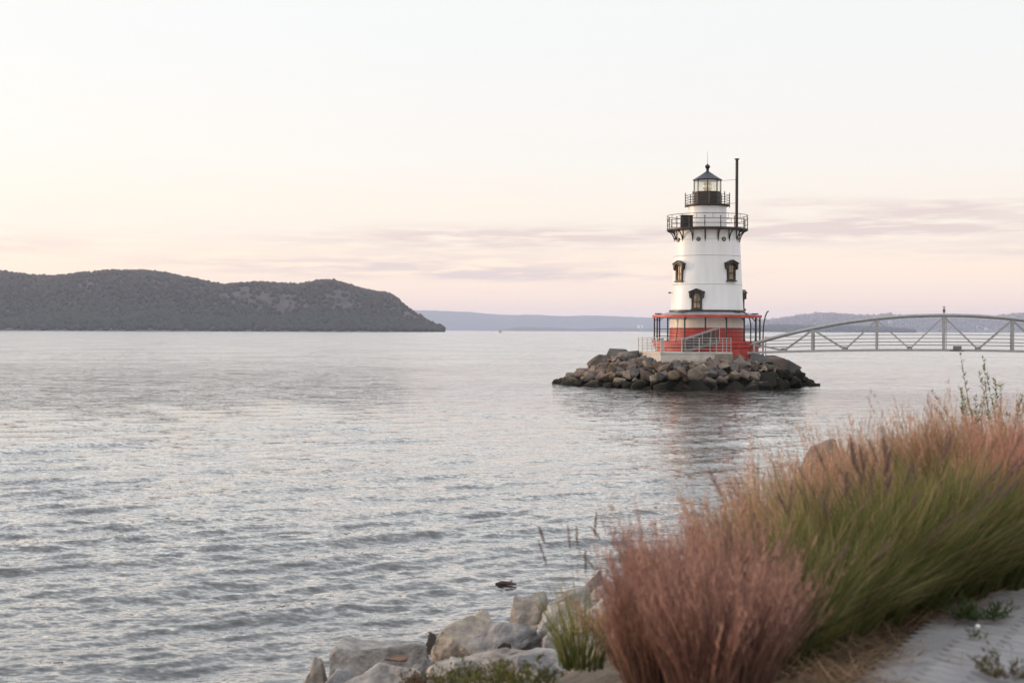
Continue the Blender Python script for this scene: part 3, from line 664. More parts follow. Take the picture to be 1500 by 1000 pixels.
# stair from the landing up to the lower gallery
s0, s1 = at(1002, 512, 107.3), at(1052, 500, 108.0)
s0.z, s1.z = ZP, z_deck
ST = thing('gallery_stair', s0, 'grey steel stair with wire mesh sides climbing to the red gallery', 'stair')
d_ = (s1 - s0); side = Vector((0, 0, 1)).cross(d_).normalized() * .5
for k in range(4):
    c = d_ * ((k + .6) / 4.2); c.z = (z_deck - ZP) * (k + 1) / 4.6
    MB().box(c, (.5, .95, .05), math.atan2(d_.y, d_.x)).build('tread', M_dsteel, ST)
for sg in (-1, 1):
    o = side * sg + (Vector((-.1, 0, 0)) if sg < 0 else Vector((0, 0, 0))); up = Vector((0, 0, 1))
    MB().bar(o + up * .04, o + d_ + up * .0, .05, .2).build('stringer', M_dsteel, ST)
    MB().tube([o + up * .95, o + d_ + up * 1.02], .03, 6).build('handrail', M_steel, ST)
    for k in range(5): MB().tube([o + d_ * (k / 4), o + d_ * (k / 4) + up], .026, 5).build('baluster', M_steel, ST)
    mm = MB()
    for k in range(12): mm.tube([o + d_ * 0 + up * (.1 + .07 * k), o + d_ + up * (.1 + .075 * k)], .017, 4)
    for k in range(34): mm.tube([o + d_ * (k / 33) + up * .08, o + d_ * (k / 33) + up * .95], .015, 4)
    mm.build('mesh_panel', M_wire, ST)

# ------------------------------------------------------------------ footbridge
B0 = Vector((17.0, 110.0, 0)); BD = Vector((.963, -.27, 0)).normalized(); BN = Vector((.27, .963, 0)).normalized(); SPAN = 31.4
FB = thing('footbridge', B0, 'grey arched steel truss footbridge reaching from the landing to the right', 'footbridge')
def ztop(t): return 2.72 + 2.74 * (1 - ((t - SPAN / 2) / (SPAN / 2)) ** 2)
def zbot(t): return 2.48 + .36 * (1 - ((t - SPAN / 2) / (SPAN / 2)) ** 2)
def bp(t, n_, z): return BD * t + BN * n_ + Vector((0, 0, z))
tv = [1.7, 6.1, 10.85, 15.7, 20.55, 25.3, 29.7]; tb = [3.9, 8.5, 13.25, 18.15, 22.9, 27.5]
ts = np.linspace(0, SPAN, 33)
for sd in (0, 1.75):
    MB().tube([bp(t, sd, ztop(t)) for t in ts], .122, 8).build('top_chord', M_steel, FB, True)
    mb = MB()
    for a, b in zip(ts[:-1], ts[1:]): mb.bar(bp(a, sd, zbot(a)), bp(b, sd, zbot(b)), .12, .16)
    mb.build('bottom_chord', M_steel, FB)
    for t in tv:
        MB().bar(bp(t, sd, zbot(t) + .08), bp(t, sd, ztop(t) - .08), .14, .14).build('vertical', M_steel, FB)
    for t in tb:
        for t2 in (max([q for q in tv if q < t]), min([q for q in tv if q > t])):
            MB().bar(bp(t, sd, zbot(t) + .08), bp(t2, sd, ztop(t2) - .1), .085, .085).build('diagonal', M_steel, FB)
        MB().box(bp(t, sd, zbot(t) + .16), (.36, .05, .22), math.atan2(BD.y, BD.x)).build('gusset', M_dsteel, FB)
    for h in (.32, .56, .82, 1.1):
        MB().tube([bp(t, sd + (.1 if sd == 0 else -.1), zbot(t) + h + .06) for t in ts[1:]], .022, 5).build('handrail', M_dsteel, FB)
mb = MB()
for a, b in zip(ts[:-1], ts[1:]): mb.add([bp(t, n_, zbot(t) + dz) for t in (a, b) for n_ in (.09, 1.66) for dz in (-.03, .06)], [(0, 1, 3, 2), (4, 6, 7, 5), (0, 4, 5, 1), (2, 3, 7, 6), (1, 5, 7, 3), (0, 2, 6, 4)])
mb.build('deck', M_dsteel, FB)
for t in tv: MB().bar(bp(t, 0, zbot(t) - .02), bp(t, 1.75, zbot(t) - .02), .1, .1).build('floor_beam', M_dsteel, FB)
mt_ = MB().tube([bp(15.7, 0, ztop(15.7)), bp(15.7, 0, ztop(15.7) + .62)], .03, 6).build('navigation_lamp', M_dsteel, FB)
MB().lathe([(.05, 0), (.1, .03), (.1, .26), (.05, .3)], 8, bp(15.7, 0, ztop(15.7) + .18)).build('lamp_body', M_dsteel, mt_)
MB().bar(bp(15.6, 0, ztop(15.7) + .6), bp(15.8, 0, ztop(15.7) + .6), .05, .06).build('lamp_cap', M_dsteel, mt_)
MB().bar(bp(15.86, 0, zbot(15.7)), bp(15.86, 0, ztop(15.7)), .05, .05).build('conduit', M_steel, FB)
MB().box(bp(16.65, -.12, zbot(16.6) + .2), (.6, .22, .26), math.atan2(BD.y, BD.x)).box(bp(16.65, -.12, zbot(16.6) - .03), (.95, .3, .09), math.atan2(BD.y, BD.x)).build('junction_box', M_dsteel, FB)
e_ = B0 + bp(SPAN, .9, 0)
AB = MB().box((0, 0, 0), (1.6, 3.4, 4.4), math.atan2(BD.y, BD.x)).box((.5, -.12, 1.0), (1.2, 3.9, 1.9), math.atan2(BD.y, BD.x)).build('bridge_abutment', M_conc, None, loc=(e_.x + .4, e_.y, .2))
tag(AB, 'concrete abutment carrying the shore end of the footbridge', 'abutment')

# ------------------------------------------------------------------ far small things on the water and shores
bpos = at(733, 487.4, 2400); bpos.z = 0
BT = thing('motor_boat', bpos, 'tiny white motor boat far out on the river', 'boat', rz=.5)
hull = [(-4.6, 1.3), (3, 1.4), (5.4, 0), (3, -1.4), (-4.6, -1.3)]
frb = (Vector((0, 0, 0)), Vector((1, 0, 0)), Vector((0, 1, 0)), Vector((0, 0, 1)))
MB().prism(hull, frb, -.3, 1.3).build('hull', M_white, BT)
MB().box((-.6, 0, 2.1), (3.6, 2.1, 1.7)).box((-.8, 0, 3.4), (2.4, 1.8, .8)).build('cabin', pmat('boat_cabin_lit_tone', (.35, .16, .10), (.25, .12, .08), 3), BT)  # orange of the lit cabin is put into its wall colour
MB().tube([(-.8, 0, 3.8), (-.8, 0, 6)], .09, 5).build('mast', M_white, BT)
MB().add([(-4.5, 1, .05), (-4.5, -1, .05), (-11, -2.6, .06), (-11, 2.6, .06), (-4.7, 0, .5), (-10, 0, .25)], [(0, 3, 5, 4), (1, 4, 5, 2), (0, 4, 1), (3, 2, 5)]).build('wake', pmat('foam', (.8, .8, .8), (.6, .6, .62), .8, .9), BT)
for k, px in enumerate((935.5, 940.5)):
    p = at(px, 478.2, 12450)
    o = MB().lathe([(9, -14), (9, 10), (6, 13), (.5, 14)], 16).build('storage_tank', M_white, None, True, loc=(p.x, p.y, p.z))
    tag(o, ('left' if k == 0 else 'right') + ' one of two tiny white tanks on the far shore', 'tank')
for k, (px, py, dep, lab) in enumerate(((1303, 472.3, 12900, 'tiny pale house high on the ridge behind the footbridge'), (1433, 478.5, 12700, 'tiny pale house on the ridge below the footbridge apex'), (1444, 481.5, 12560, 'tiny tan house low on the ridge right of the footbridge apex'),
                                        (86, 479.3, 3190, 'small pale house on the shore under the wooded mountain'))):
    p = at(px, py, dep); s_ = dep / 1000
    H = thing('shore_house', (p.x, p.y, p.z - 1.2 * s_), lab, 'house')
    m = pmat('pale_house_wall', (.7, .62, .55), (.62, .55, .5), .3)
    MB().box((0, 0, .9 * s_), (2.2 * s_, 1.5 * s_, 1.8 * s_)).build('wall', m, H)
    MB().add([(-1.2 * s_, -.85 * s_, 1.8 * s_), (1.2 * s_, -.85 * s_, 1.8 * s_), (1.2 * s_, .85 * s_, 1.8 * s_), (-1.2 * s_, .85 * s_, 1.8 * s_), (-1.2 * s_, 0, 2.6 * s_), (1.2 * s_, 0, 2.6 * s_)],
             [(0, 1, 5, 4), (2, 3, 4, 5), (0, 4, 3), (1, 2, 5), (0, 3, 2, 1)]).build('roof', M_dsteel, H)

# ------------------------------------------------------------------ near shore boulders
M_n = [rock_mat('shore_grey_stone', (.42, .385, .355), (.17, .16, .155), 6, .1, .4, rnd=.12, bscale=11, bump=1.0),
       rock_mat('shore_tan_stone', (.43, .36, .295), (.21, .18, .155), 6, .1, .4, rnd=.12, bscale=11, bump=1.0),
       rock_mat('shore_blue_stone', (.31, .30, .30), (.13, .13, .135), 6, .1, .4, rnd=.1, bscale=11, bump=1.0),
       rock_mat('shore_white_stone', (.50, .46, .42), (.25, .235, .22), 6, .05, .3, rnd=.08, bscale=11, bump=1.0),
       rock_mat('shore_dark_stone_and_cavity', (.085, .07, .058), (.045, .04, .036), 3, .3, .8, rnd=.1, bscale=11, bump=1.0),
       rock_mat('rust_stone', (.21, .12, .08), (.13, .085, .065), 6, -1, -.5, rnd=0, bscale=16),
       rock_mat('shore_brown_stone', (.27, .20, .16), (.14, .11, .09), 5, .1, .4, rnd=.05, bscale=12, bump=.8)]
SB = [  # left, top, right, bottom in the photo, depth over width, stone, blocky, lift, label
 (488, 930, 626, 978, .75, 0, True, .28, 'long blocky grey boulder lying at the water, leftmost big one'),
 (500, 970, 634, 1022, .8, 0, False, .18, 'light grey slab below the long blocky boulder'),
 (440, 962, 486, 1014, .9, 1, False, .25, 'small pointed tan boulder at the far left end of the shore rocks'),
 (448, 980, 520, 1030, .9, 2, False, .15, 'blue grey boulder at the bottom edge beside the pointed tan one'),
 (634, 898, 742, 962, .9, 1, False, .30, 'large tan and grey boulder with a peaked top in the middle of the shore'),
 (690, 908, 796, 962, .9, 2, False, .28, 'blue grey boulder leaning right of the large peaked boulder'),
 (628, 946, 842, 1012, .6, 1, False, .10, 'broad flat pinkish grey slab in front of the peaked boulder'),
 (748, 867, 802, 908, .9, 1, False, .35, 'upright tan boulder standing at the water behind the peaked one'),
 (785, 882, 840, 934, .9, 3, False, .28, 'angular whitish tan boulder left of the green tuft'),
 (802, 862, 866, 906, 1.0, 0, False, .25, 'sloping grey boulder behind the angular whitish one'),
 (846, 837, 904, 874, .9, 2, False, .35, 'dark blue grey boulder farthest along the shore beside the pink grass'),
 (864, 852, 935, 892, .9, 0, False, .28, 'pale grey boulder just below the dark farthest boulder'),
 (850, 874, 930, 904, .9, 3, False, .2, 'white flat boulder behind the green tuft'),
 (612, 924, 646, 956, 1.0, 4, False, .15, 'small dark wet rock at the water left of the peaked boulder'),
 (724, 940, 752, 958, .8, 4, False, .22, 'small dark shape standing for the shaded cavity under the blue grey leaning boulder'),  # shade of the cavity, put in as a dark stone shape
 (564, 960, 598, 970, .8, 5, False, .34, 'rust orange stone wedged between the long boulder and the slab'),
 (820, 982, 926, 1016, .9, 6, True, .06, 'flat brown rock at the bottom edge below the green tuft'),
 (924, 948, 984, 1010, .9, 0, False, .12, 'round grey rock half hidden by the front pink grass'),
 (880, 925, 935, 962, .9, 2, False, .12, 'dark bluish rock in the gap left of the pink grass'),
 (740, 952, 860, 992, .8, 0, False, .08, 'low grey rock under the green tuft'),
 (862, 892, 930, 930, .9, 1, False, .15, 'tan rock behind the dry blades left of the pink grass'),
 (856, 955, 912, 985, .9, 6, False, .08, 'small brown rock right of the green tuft'),
 (655, 962, 722, 1000, .8, 0, False, .1, 'grey stone at the bottom edge left of the low green weeds'),
 (796, 922, 852, 962, .9, 0, False, .1, 'grey tan stone filling the gap left of the green tuft'),
 (590, 962, 645, 1000, .9, 2, False, .1, 'bluish stone between the two slabs at the bottom edge'),
]
DEP = [13.5, 12.2, 13.6, 12.6, 14.5, 13.8, 11.6, 17.5, 15.5, 16.5, 19, 17.5, 15.2, 15.4, 13.2, 12.75, 10, 8.8, 11, 11.3, 13, 10.5, 11.0, 12.2, 12.4]        # how far off each lies, from the slope it rests on
for i, (x0, y0, x1, y1, dw, mi, blk, lift, lab) in enumerate(SB):
    dep = DEP[i]; w_ = (x1 - x0) / F * dep; y = dep + w_ * dw * .3
    top, bot = at((x0 + x1) / 2, y0, y + w_ * dw * (.42 if blk else .05)).z, at((x0 + x1) / 2, y1, dep).z; x = at((x0 + x1) / 2, y0, y).x
    bot = min(bot - .05, gz(x, y) - .12) if mi != 5 else bot
    me = hullrock('boulder', 500 + i * 3, (w_ * 1.08, w_ * dw, (top - bot) * 1.04), M_n[mi], pts=15, cuts=6, rough=.045, blocky=blk)
    o = link('shore_boulder', me, None, (x, y, (top + bot) / 2), (random.uniform(-.08, .08), random.uniform(-.08, .08), random.uniform(-.2, .2)))
    tag(o, lab, 'boulder', 'boulders along the near shore')
for (x, y, ztop_, sz, lab) in ((3.62, 16.6, 2.95, (.74, .6, 1.45), 'rounded brown boulder with a sunlit side rising behind the tan grass'),):
    me = hullrock('boulder', int(x * 100), sz, M_n[6], pts=34, cuts=5, rough=.02)
    tag(link('shore_boulder', me, None, (x, y, ztop_ - sz[2] / 2)), lab, 'boulder', 'boulders along the near shore')
# infill stones of the bank: pieces of the setting
g = random.Random(9)
fill = [[hullrock('stone', 900 + 7 * m_ + k, (1, 1, 1), M_n[m_], pts=13, cuts=3) for k in range(4)] for m_ in (0, 1, 2, 4, 6)]
cnt = 0
for k in range(900):
    s_, t_ = g.uniform(-.5, 5.4), g.uniform(-6.5, 17)
    q = SO + SN * s_ + SU * t_
    if q.y < 7: continue
    sz = g.uniform(.35, .75) * (1 if s_ < 2 or t_ > 3 else .65)
    if cnt >= 296: break
    mi = 3 if s_ < .3 and g.random() < .7 else g.choice((0, 0, 1, 1, 2, 4))
    o = link('stone', fill[mi][g.randrange(4)], BANK, (q.x, q.y, prof(s_) + sz * .05), (g.uniform(-.4, .4), g.uniform(-.4, .4), g.uniform(0, 6)))
    o.scale = (sz, sz * g.uniform(.7, 1), sz * g.uniform(.5, .75)); cnt += 1
# bent seed head, modelled as a floating stick
p = at(741, 857.5, 1); d = ray(741, 857.5); k = -CAMZ / d.z; q = Vector((0, 0, CAMZ)) + d * k
st_ = MB().tube([(-.17, 0, .03), (-.06, .02, .045), (.08, 0, .04), (.17, -.03, .03)], [.02, .035, .03, .015], 7).tube([(.05, 0, .05), (.1, .05, .08)], .01, 5).build('seed_head_stick', pmat('seed_head_brown', (.09, .055, .04), (.05, .035, .03), 9, .7, .3), None, True, loc=(q.x, q.y, 0))
tag(st_, 'short brown seed head modelled as a stick floating near the shore boulders', 'seed_head_stick')

# ------------------------------------------------------------------ grasses
M_blade = pmat('grass_blades', (0, 0, 0), attr=True, rough=.65, spec=.2, transl=.38)
def strips(g, root, d0, bend, length, width, segs, cb, ct, wob=0, wdir=None):
    n = len(root); t = np.linspace(0, 1, segs + 1)[None, :, None]
    P = root[:, None] + length[:, None, None] * (t * d0[:, None] + t ** 2 * bend[:, None])
    a = g.uniform(0, 6.28, n); wv = np.stack([np.cos(a), np.sin(a), np.zeros(n)], -1) if wdir is None else wdir
    tap = (1 - t ** 1.6 * .92) * width[:, None, None]
    A = P - wv[:, None] * tap; B = P + wv[:, None] * tap
    v = np.stack([A, B], 2).reshape(n, -1, 3)
    k = np.arange(segs); q = np.stack([2 * k, 2 * k + 1, 2 * k + 3, 2 * k + 2], -1)
    q = (q[None] + (np.arange(n) * (2 * (segs + 1)))[:, None, None]).reshape(-1, 4)
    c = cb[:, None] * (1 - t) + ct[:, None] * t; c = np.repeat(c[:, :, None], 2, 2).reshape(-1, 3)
    return v.reshape(-1, 3), q, c, P
class GB:
    def __init__(s): s.V = []; s.Q = []; s.C = []; s.n = 0
    def add(s, v, q, c): s.V.append(v); s.Q.append(q + s.n); s.C.append(c); s.n += len(v)
    def build(s, name, parent): return link(name, fast_mesh(name, np.concatenate(s.V), np.concatenate(s.Q), M_blade, np.concatenate(s.C)), parent)
def pick(g, pal, n, var=.25): pal = np.array(pal); return pal[g.integers(0, len(pal), n)] * g.uniform(1 - var, 1 + var, (n, 1))
def fan(g, n, spread, lean, up=1.0):
    a = g.uniform(0, 6.28, n); r_ = np.sqrt(g.uniform(0, 1, n)) * spread
    d = np.stack([r_ * np.cos(a) + lean[0], r_ * np.sin(a) + lean[1], np.full(n, up)], -1); return d / np.linalg.norm(d, axis=1, keepdims=True), a, r_
WIND = np.array((.16, .02))
def tussock(name, loc, label, seed, h, kind, rad=.2, group='ornamental grasses along the path', dens=1.0, lean=WIND, thin=False):
    g = np.random.default_rng(seed); T = thing(name, loc, label, 'grass', group)
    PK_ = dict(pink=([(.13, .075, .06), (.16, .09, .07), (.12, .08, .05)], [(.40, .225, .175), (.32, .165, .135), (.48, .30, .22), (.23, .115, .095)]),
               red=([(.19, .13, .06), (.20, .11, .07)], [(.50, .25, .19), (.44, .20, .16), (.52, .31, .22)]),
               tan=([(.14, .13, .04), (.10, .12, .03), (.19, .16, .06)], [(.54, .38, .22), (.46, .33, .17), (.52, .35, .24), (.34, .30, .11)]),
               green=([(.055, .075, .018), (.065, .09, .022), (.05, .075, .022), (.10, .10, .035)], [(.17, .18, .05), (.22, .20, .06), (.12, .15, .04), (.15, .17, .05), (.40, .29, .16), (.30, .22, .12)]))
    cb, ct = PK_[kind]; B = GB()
    if kind == 'green': n = int(2600 * dens)
    else: n = int(1700 * dens)
    green = kind == 'green'; K = max(8, n // (2 if thin or dens < .2 else 16 if green else 12)); idx = g.integers(0, K, n)      # stems rise in small bunches
    td, ta, tr = fan(g, K, (.34 if thin else .46 if green else .32), lean * (1.2 if green else .5))
    d = td[idx] + g.normal(0, .05, (n, 3)); d /= np.linalg.norm(d, axis=1, keepdims=True)
    rr = np.sqrt(g.uniform(0, 1, K)) * rad; tro = np.stack([rr * np.cos(ta), rr * np.sin(ta), np.zeros(K)], -1)
    root = tro[idx] + g.normal(0, .012, (n, 3)) * (1, 1, 0)
    length = h * (g.uniform(.55, 1.04, K) * (1 + .08 * np.sin(3 * ta + seed)))[idx] * g.uniform(.72, 1.05, n)
    droop = (g.uniform(.02, .4, K) if green else g.uniform(.02, .22, K))[idx] * g.uniform(.7, 1.3, n)
    tb_ = g.normal(0, .16 if green else .08, (K, 2))[idx]
    bend = np.stack([d[:, 0] * droop * 1.2 + lean[0] * .45 + tb_[:, 0], d[:, 1] * droop + tb_[:, 1], -droop * g.uniform(.4, 1.2, n)], -1)
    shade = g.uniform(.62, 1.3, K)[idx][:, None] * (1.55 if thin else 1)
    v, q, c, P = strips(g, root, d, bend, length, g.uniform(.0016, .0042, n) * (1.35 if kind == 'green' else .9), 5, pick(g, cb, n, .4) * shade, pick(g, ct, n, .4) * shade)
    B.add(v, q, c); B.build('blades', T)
    if kind != 'green':                         # feathery seed heads up the stems
        S = GB(); m = int((800 if kind == 'tan' else 1000) * dens); idx = g.integers(0, n, m); per = 16
        lo = .45 if kind in ('pink', 'red') else .72
        t = np.sort(g.uniform(lo, 1.05, (m, per)), 1)
        base = root[idx][:, None] + (length[idx][:, None, None]) * (t[:, :, None] * d[idx][:, None] + (t ** 2)[:, :, None] * bend[idx][:, None])
        base = base.reshape(-1, 3); k = len(base)
        dd = np.repeat(d[idx], per, 0) + g.normal(0, .45, (k, 3)) + np.array((lean[0] * .8, 0, .15)); dd /= np.linalg.norm(dd, axis=1, keepdims=True)
        pc = ct if kind != 'tan' else [(.52, .32, .23), (.46, .26, .19), (.54, .38, .24), (.40, .22, .17)]
        v, q, c, _ = strips(g, base, dd, np.zeros((k, 3)), g.uniform(.02, .06, k), g.uniform(.0014, .003, k), 1, pick(g, pc, k) * np.repeat(shade[idx], per, 0), pick(g, pc, k) * 1.15 * np.repeat(shade[idx], per, 0))
        S.add(v, q, c); S.build('seed_heads', T)
    return T
def plumes(T, seed, n, h, lean, colr, rad=.12, ln=.13, spread=.55, up=1.0, thick=.018):
    g = np.random.default_rng(seed); d, a, r_ = fan(g, n, spread, lean, up)
    rr = np.sqrt(g.uniform(0, 1, n)) * rad; root = np.stack([rr * np.cos(a), rr * np.sin(a), np.zeros(n)], -1)
    length = h * g.uniform(.75, 1.08, n); bend = np.stack([d[:, 0] * .25, d[:, 1] * .25, np.full(n, -.12)], -1)
    S = GB(); v, q, c, P = strips(g, root, d, bend, length, np.full(n, .0036), 6, pick(g, [(.14, .15, .04)], n), pick(g, [(.22, .17, .08)], n)); S.add(v, q, c)
    tip = P[:, -1]; ax = P[:, -1] - P[:, -2]; ax /= np.linalg.norm(ax, axis=1, keepdims=True)
    per = 170; t = g.uniform(0, 1, (n, per)); L_ = ln * g.uniform(.75, 1.2, n)
    base = (tip[:, None] + ax[:, None] * (t * L_[:, None])[:, :, None]).reshape(-1, 3); k = len(base)
    rad_ = g.normal(0, 1, (k, 3)); axr = np.repeat(ax, per, 0); rad_ -= (rad_ * axr).sum(1, keepdims=True) * axr; rad_ /= np.linalg.norm(rad_, axis=1, keepdims=True)
    dd = rad_ * .8 + axr * .75; env = np.sin(np.clip(t.reshape(-1) * .9 + .08, 0, 1) * math.pi) ** .6
    v, q, c, _ = strips(g, base, dd, np.zeros((k, 3)), thick * env + .004, np.full(k, .0016), 1, pick(g, [colr], k), pick(g, [colr], k, .3) * 1.5)
    S.add(v, q, c); return S.build('plumes', T)
def ground(px, py): p = hit(px, py); return Vector((p.x, p.y, gz(p.x, p.y) - .02))
# front and middle of the row, near to far
DARK = (.15, .10, .09); PURP = (.20, .13, .11)
for i, (px, py, h, lab) in enumerate([(978, 1030, .84, 'left half of the dusky pink grass clump nearest the camera'), (1050, 1044, .80, 'right half of the dusky pink grass clump nearest the camera'), (1018, 992, .93, 'tallest dusky pink grass at the back of the nearest clump')]):
    tussock('grass_clump', ground(px, py), lab, 40 + i, h * .97, 'pink', .17, dens=1.7, lean=np.array((.03, 0)))
gr = [(1118, 972, .64, 'first green fountain grass right of the nearest pink clump'), (1182, 942, .78, 'second green fountain grass along the path from the nearest pink clump'), (1250, 915, .86, 'third green fountain grass along the path from the nearest pink clump'),
      (1312, 896, .9, 'fourth green fountain grass of the row with dark plumes'), (1372, 877, .9, 'fifth green fountain grass of the row with many dark plumes'), (1432, 861, .86, 'last green fountain grass before the red grass')]
for i, (px, py, h, lab) in enumerate(gr):
    T = tussock('fountain_grass_clump', ground(px, py), lab, 60 + i, h * 1.2, 'green', .24, 'green fountain grasses along the path', dens=1.15, lean=np.array((.07, -.02)))
    plumes(T, 160 + i, (4, 9, 13, 18, 20, 12)[i], h * 1.1, np.array((.16, -.05)), DARK if i > 1 else PURP, rad=.2, ln=.19, thick=.032)
tn = [(1105, 905, .80, 'thin tan grass between the nearest pink clump and the green row'), (1165, 872, .92, 'tan seeding grass in front of the round brown boulder'), (1222, 846, 1.0, 'pinkish tan grass right of the round brown boulder'),
      (1278, 820, 1.08, 'tall pinkish tan grass, second clump right of the round brown boulder'), (1335, 806, 1.1, 'pinkish tan grass in the middle of the back row'), (1392, 798, 1.1, 'pinkish tan grass left of the red grass'), (1448, 792, 1.08, 'tan grass behind the red grass at the right')]
for i, (px, py, h, lab) in enumerate(tn):
    tussock('seeding_grass_clump', ground(px, py), lab, 80 + i, h * 1.1, 'tan', .26, 'tan seeding grasses behind the green row', dens=1.25, lean=np.array((.02, 0)))
for i, (px, py, h, lab) in enumerate([(1475, 836, 1.08, 'red bluestem grass at the right edge of the picture'), (1530, 822, 1.12, 'red bluestem grass cut by the right edge'), (1492, 800, 1.1, 'red bluestem grass below the leafy shrub')]):
    tussock('bluestem_clump', ground(px, py), lab, 95 + i, h, 'red', .22, 'red bluestem grasses at the right', dens=1.15)
# single tuft with upright brown plumes among the boulders
T = tussock('fountain_grass_clump', hit(852, 978, .1), 'slim green tuft with upright brown plumes growing among the boulders', 70, .74, 'green', .12, 'green fountain grasses along the path', dens=.06, thin=True, lean=np.array((.0, 0)))
plumes(T, 171, 6, .82, np.array((-.04, 0)), (.14, .075, .05), rad=.06, ln=.13, spread=.16, thick=.016)
T = tussock('fountain_grass_clump', ground(925, 975), 'sparse tuft of dry tan blades left of the nearest pink clump', 71, .5, 'tan', .12, None, dens=.12, lean=np.array((-.5, 0)))
T = tussock('fountain_grass_clump', ground(985, 985), 'thin green tuft with one plume at the left foot of the pink clump', 72, .5, 'green', .08, 'green fountain grasses along the path', dens=.05, lean=np.array((-.25, 0)))
plumes(T, 172, 3, .85, np.array((-.42, 0)), (.14, .075, .05), rad=.05, ln=.1, spread=.12, thick=.011)
# low leafy plants and the shrub
def leafy(name, loc, label, cat, seed, stems, h, spread, leaf, pal, per, stemc=(.10, .07, .04), base=.2):
    g = np.random.default_rng(seed); T = thing(name, loc, label, cat); d, a, r_ = fan(g, stems, spread, np.array((0., 0.)))
    rr = np.sqrt(g.uniform(0, 1, stems)) * base; root = np.stack([rr * np.cos(a), rr * np.sin(a), np.zeros(stems)], -1); ln = h * g.uniform(.5, 1.05, stems)
    bend = g.normal(0, .12, (stems, 3)); S = GB()
    v, q, c, P = strips(g, root, d, bend, ln, np.full(stems, h * .004), 6, pick(g, [stemc], stems), pick(g, [stemc], stems)); S.add(v, q, c); S.build('stems', T)
    t = g.uniform(.15, 1, (stems, per)); b = (root[:, None] + ln[:, None, None] * (t[:, :, None] * d[:, None] + (t ** 2)[:, :, None] * bend[:, None])).reshape(-1, 3); k = len(b)
    dd = g.normal(0, 1, (k, 3)); dd[:, 2] = np.abs(dd[:, 2]) * .6 + .1; dd /= np.linalg.norm(dd, axis=1, keepdims=True)
    cc = pick(g, pal, k, .35); Lf = GB(); v, q, c, _ = strips(g, b, dd, g.normal(0, .2, (k, 3)), leaf * g.uniform(.6, 1.3, k), leaf * g.uniform(.14, .24, k), 3, cc, cc * 1.1); Lf.add(v, q, c); Lf.build('leaves', T)
    return T
p = at(1475, 640, 17.5); p.z = gz(p.x, p.y)
leafy('leafy_shrub', p, 'sparse green shrub rising above the red grass at the right edge', 'shrub', 5, 46, 1.5, .42, .055, [(.20, .23, .11), (.26, .28, .14), (.16, .19, .09)], 95, stemc=(.16, .13, .08), base=.4)
for i, (px, py, lab) in enumerate([(672, 1008, 'low reddish green weed at the bottom edge on the flat slab'), (722, 1010, 'low bright green weed in front of the broad flat slab'), (768, 1006, 'low green weed right of the bright one on the slab'), (622, 1012, 'brownish low weed by the light grey slab')]):
    p = hit(px, py, .12)
    leafy('low_weed', p, lab, 'weed', 20 + i, 60, .17, .8, .035, [(.09, .11, .03), (.13, .14, .035), (.12, .08, .04)] if i != 3 else [(.14, .08, .05), (.10, .07, .04)], 14, base=.17)

# ------------------------------------------------------------------ path of zigzag pavers, dry litter and weeds
PS = 7.42
PATH = MB().prism([(7.35, -16), (11.5, -16), (11.5, 60), (7.35, 60)], (SO, SN, SU, Vector((0, 0, 1))), 2.50, 2.582).build('path', pmat('joint_sand', (.13, .12, .11), (.08, .075, .07), 6, .95, .4))
tag(PATH, 'grey paved path along the top of the bank', 'path', kind='structure')
M_pav = pmat('grey_paver', (.32, .305, .305), (.245, .235, .24), 5, .9, .4, rnd=.07, bscale=60)
PL, PW, G = .225, .1125, .0035
tri = lambda x: abs((x % 1) - .5) * 4 - 1
cnt = 0
def warp(a, b): return a + .026 * tri(b / PW), b + .026 * tri(a / (PL / 2) * .5 + .25)
g = random.Random(4)
for i in range(0, 14):
    for j in range(-95, 0):
        a0, b0 = 7.36 + i * PL, j * PW + (0 if i % 2 else PW / 2)
        q = SO + SN * (a0 + PL / 2) + SU * b0
        if q.y < 5.2 or q.y > 11 or q.x / q.y > .40 or cnt >= 300: continue
        a1, b1 = a0 + PL - G, b0 + PW - G
        loop = [(a0 + G + (a1 - a0 - G) * k / 4, b0 + G) for k in range(4)] + [(a1, b0 + G + (b1 - b0 - G) * k / 2) for k in range(2)] + [(a1 + (a0 + G - a1) * k / 4, b1) for k in range(4)] + [(a0 + G, b1 + (b0 + G - b1) * k / 2) for k in range(2)]
        loop = [warp(*x) for x in loop]; c = (a0 + PL / 2, b0 + PW / 2)
        top = 2.5955 + g.uniform(-.002, .002)
        m = MB(); n = len(loop)
        lo = SO + SN * c[0] + SU * c[1]
        P = lambda a, b, z: SO + SN * a + SU * b + Vector((0, 0, z)) - lo
        ins = [(c[0] + (a - c[0]) * .965, c[1] + (b - c[1]) * .94) for a, b in loop]
        m.add([P(a, b, 2.56) for a, b in loop] + [P(a, b, top - .004) for a, b in loop] + [P(a, b, top) for a, b in ins],
              [(k, (k + 1) % n, n + (k + 1) % n, n + k) for k in range(n)] + [(n + k, n + (k + 1) % n, 2 * n + (k + 1) % n, 2 * n + k) for k in range(n)] + [tuple(range(2 * n, 3 * n))])
        o = m.build('paver', M_pav, PATH, loc=(lo.x, lo.y, 0)); cnt += 1
print('pavers', cnt)
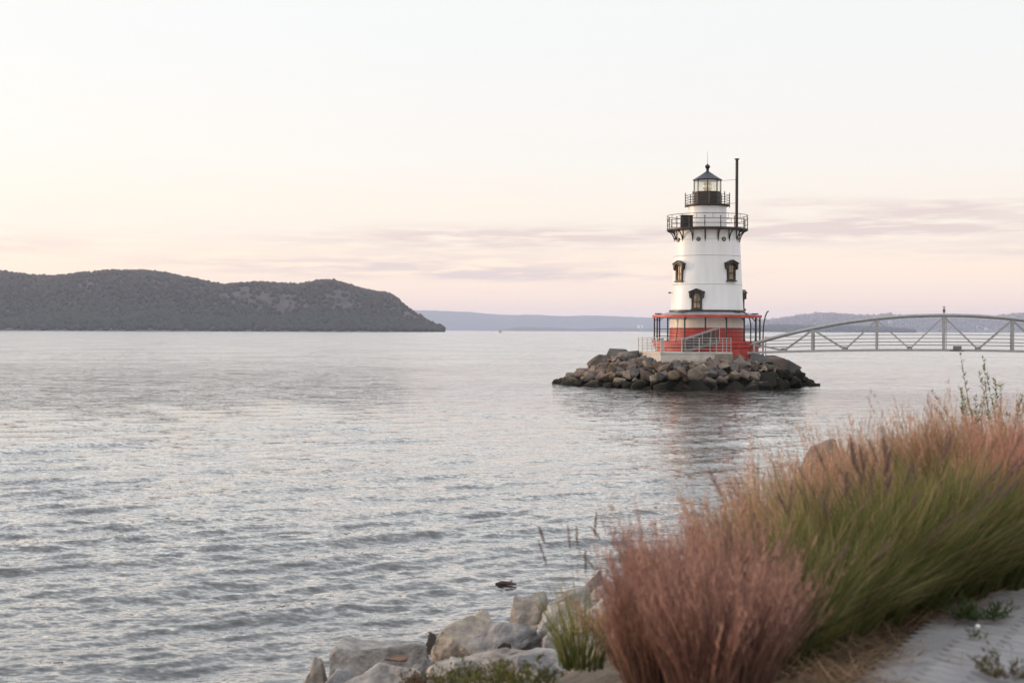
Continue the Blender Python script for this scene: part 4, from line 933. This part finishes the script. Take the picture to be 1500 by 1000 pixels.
def litter():
    g = np.random.default_rng(8); n = 15000; S = GB()
    s_ = 7.15 + g.normal(0, .17, n) - .0; t_ = g.uniform(-9.5, 2, n); s_ += .10 * np.sin(t_ * 3.1) + .06 * np.sin(t_ * 7.3)
    x = SO.x + s_ * SN.x + t_ * SU.x; y = SO.y + s_ * SN.y + t_ * SU.y
    z = np.interp(s_, [a for a, b in PROF], [b for a, b in PROF]) + np.abs(g.normal(0, .03, n)) * np.clip((7.6 - s_) * 2, .2, 1.5) + np.where(s_ > 7.33, .02, .0)
    a = g.uniform(0, 6.28, n); d = np.stack([np.cos(a), np.sin(a), np.abs(g.normal(0, .22, n))], -1)
    v, q, c, _ = strips(g, np.stack([x, y, z], -1), d, g.normal(0, .15, (n, 3)), g.uniform(.05, .26, n), g.uniform(.0015, .0045, n), 3, pick(g, [(.30, .20, .12), (.42, .29, .18), (.22, .14, .09), (.14, .09, .06)], n), pick(g, [(.40, .27, .17), (.26, .17, .10)], n))
    v[:, 2] = np.maximum(v[:, 2], 2.45)
    S.add(v, q, c); o = S.build('dry_litter', None); tag(o, 'strip of dry fallen grass along the edge of the path', 'dry grass', kind='stuff')
litter()
def ground_p(px, py):
    d = ray(px, py); k = (2.6 - CAMZ) / d.z; return Vector((0, 0, CAMZ)) + d * k
leafy('path_weed', ground_p(1430, 907), 'flat green weed spreading at the edge of the paved path', 'weed', 31, 70, .16, 2.2, .03, [(.05, .08, .025), (.07, .10, .03)], 14, base=.1)
leafy('path_weed', ground_p(1475, 992), 'dry brown weed on the pavers at the bottom right corner', 'weed', 32, 60, .17, 2.4, .028, [(.14, .10, .05), (.10, .08, .035)], 10, base=.09)
T = leafy('path_weed', ground_p(1432, 936), 'tiny clover with one white flower on the pavers', 'weed', 33, 10, .06, 1.4, .025, [(.12, .13, .05)], 8, base=.03)
MB().lathe([(.002, 0), (.011, .006), (.014, .014), (.008, .022), (.001, .024)], 10, (0, 0, .055)).build('flower', pmat('white_petal', (.85, .85, .82), (.75, .75, .7), 40), T, True)

# ------------------------------------------------------------------ evening haze over the river
hz = MB().box((0, 3000, 180), (60000, 60000, 372)).build('haze')
hm = bpy.data.materials.new('river_haze'); hm.use_nodes = True; t = hm.node_tree; t.nodes.clear()
pv = t.nodes.new('ShaderNodeVolumePrincipled'); oo = t.nodes.new('ShaderNodeOutputMaterial'); t.links.new(pv.outputs[0], oo.inputs['Volume'])
pv.inputs['Color'].default_value = (.72, .79, 1, 1); pv.inputs['Density'].default_value = 5.2e-5; pv.inputs['Anisotropy'].default_value = .2
hz.data.materials.append(hm)
tag(hz, 'thin evening haze over the river and hills', 'haze', kind='stuff')
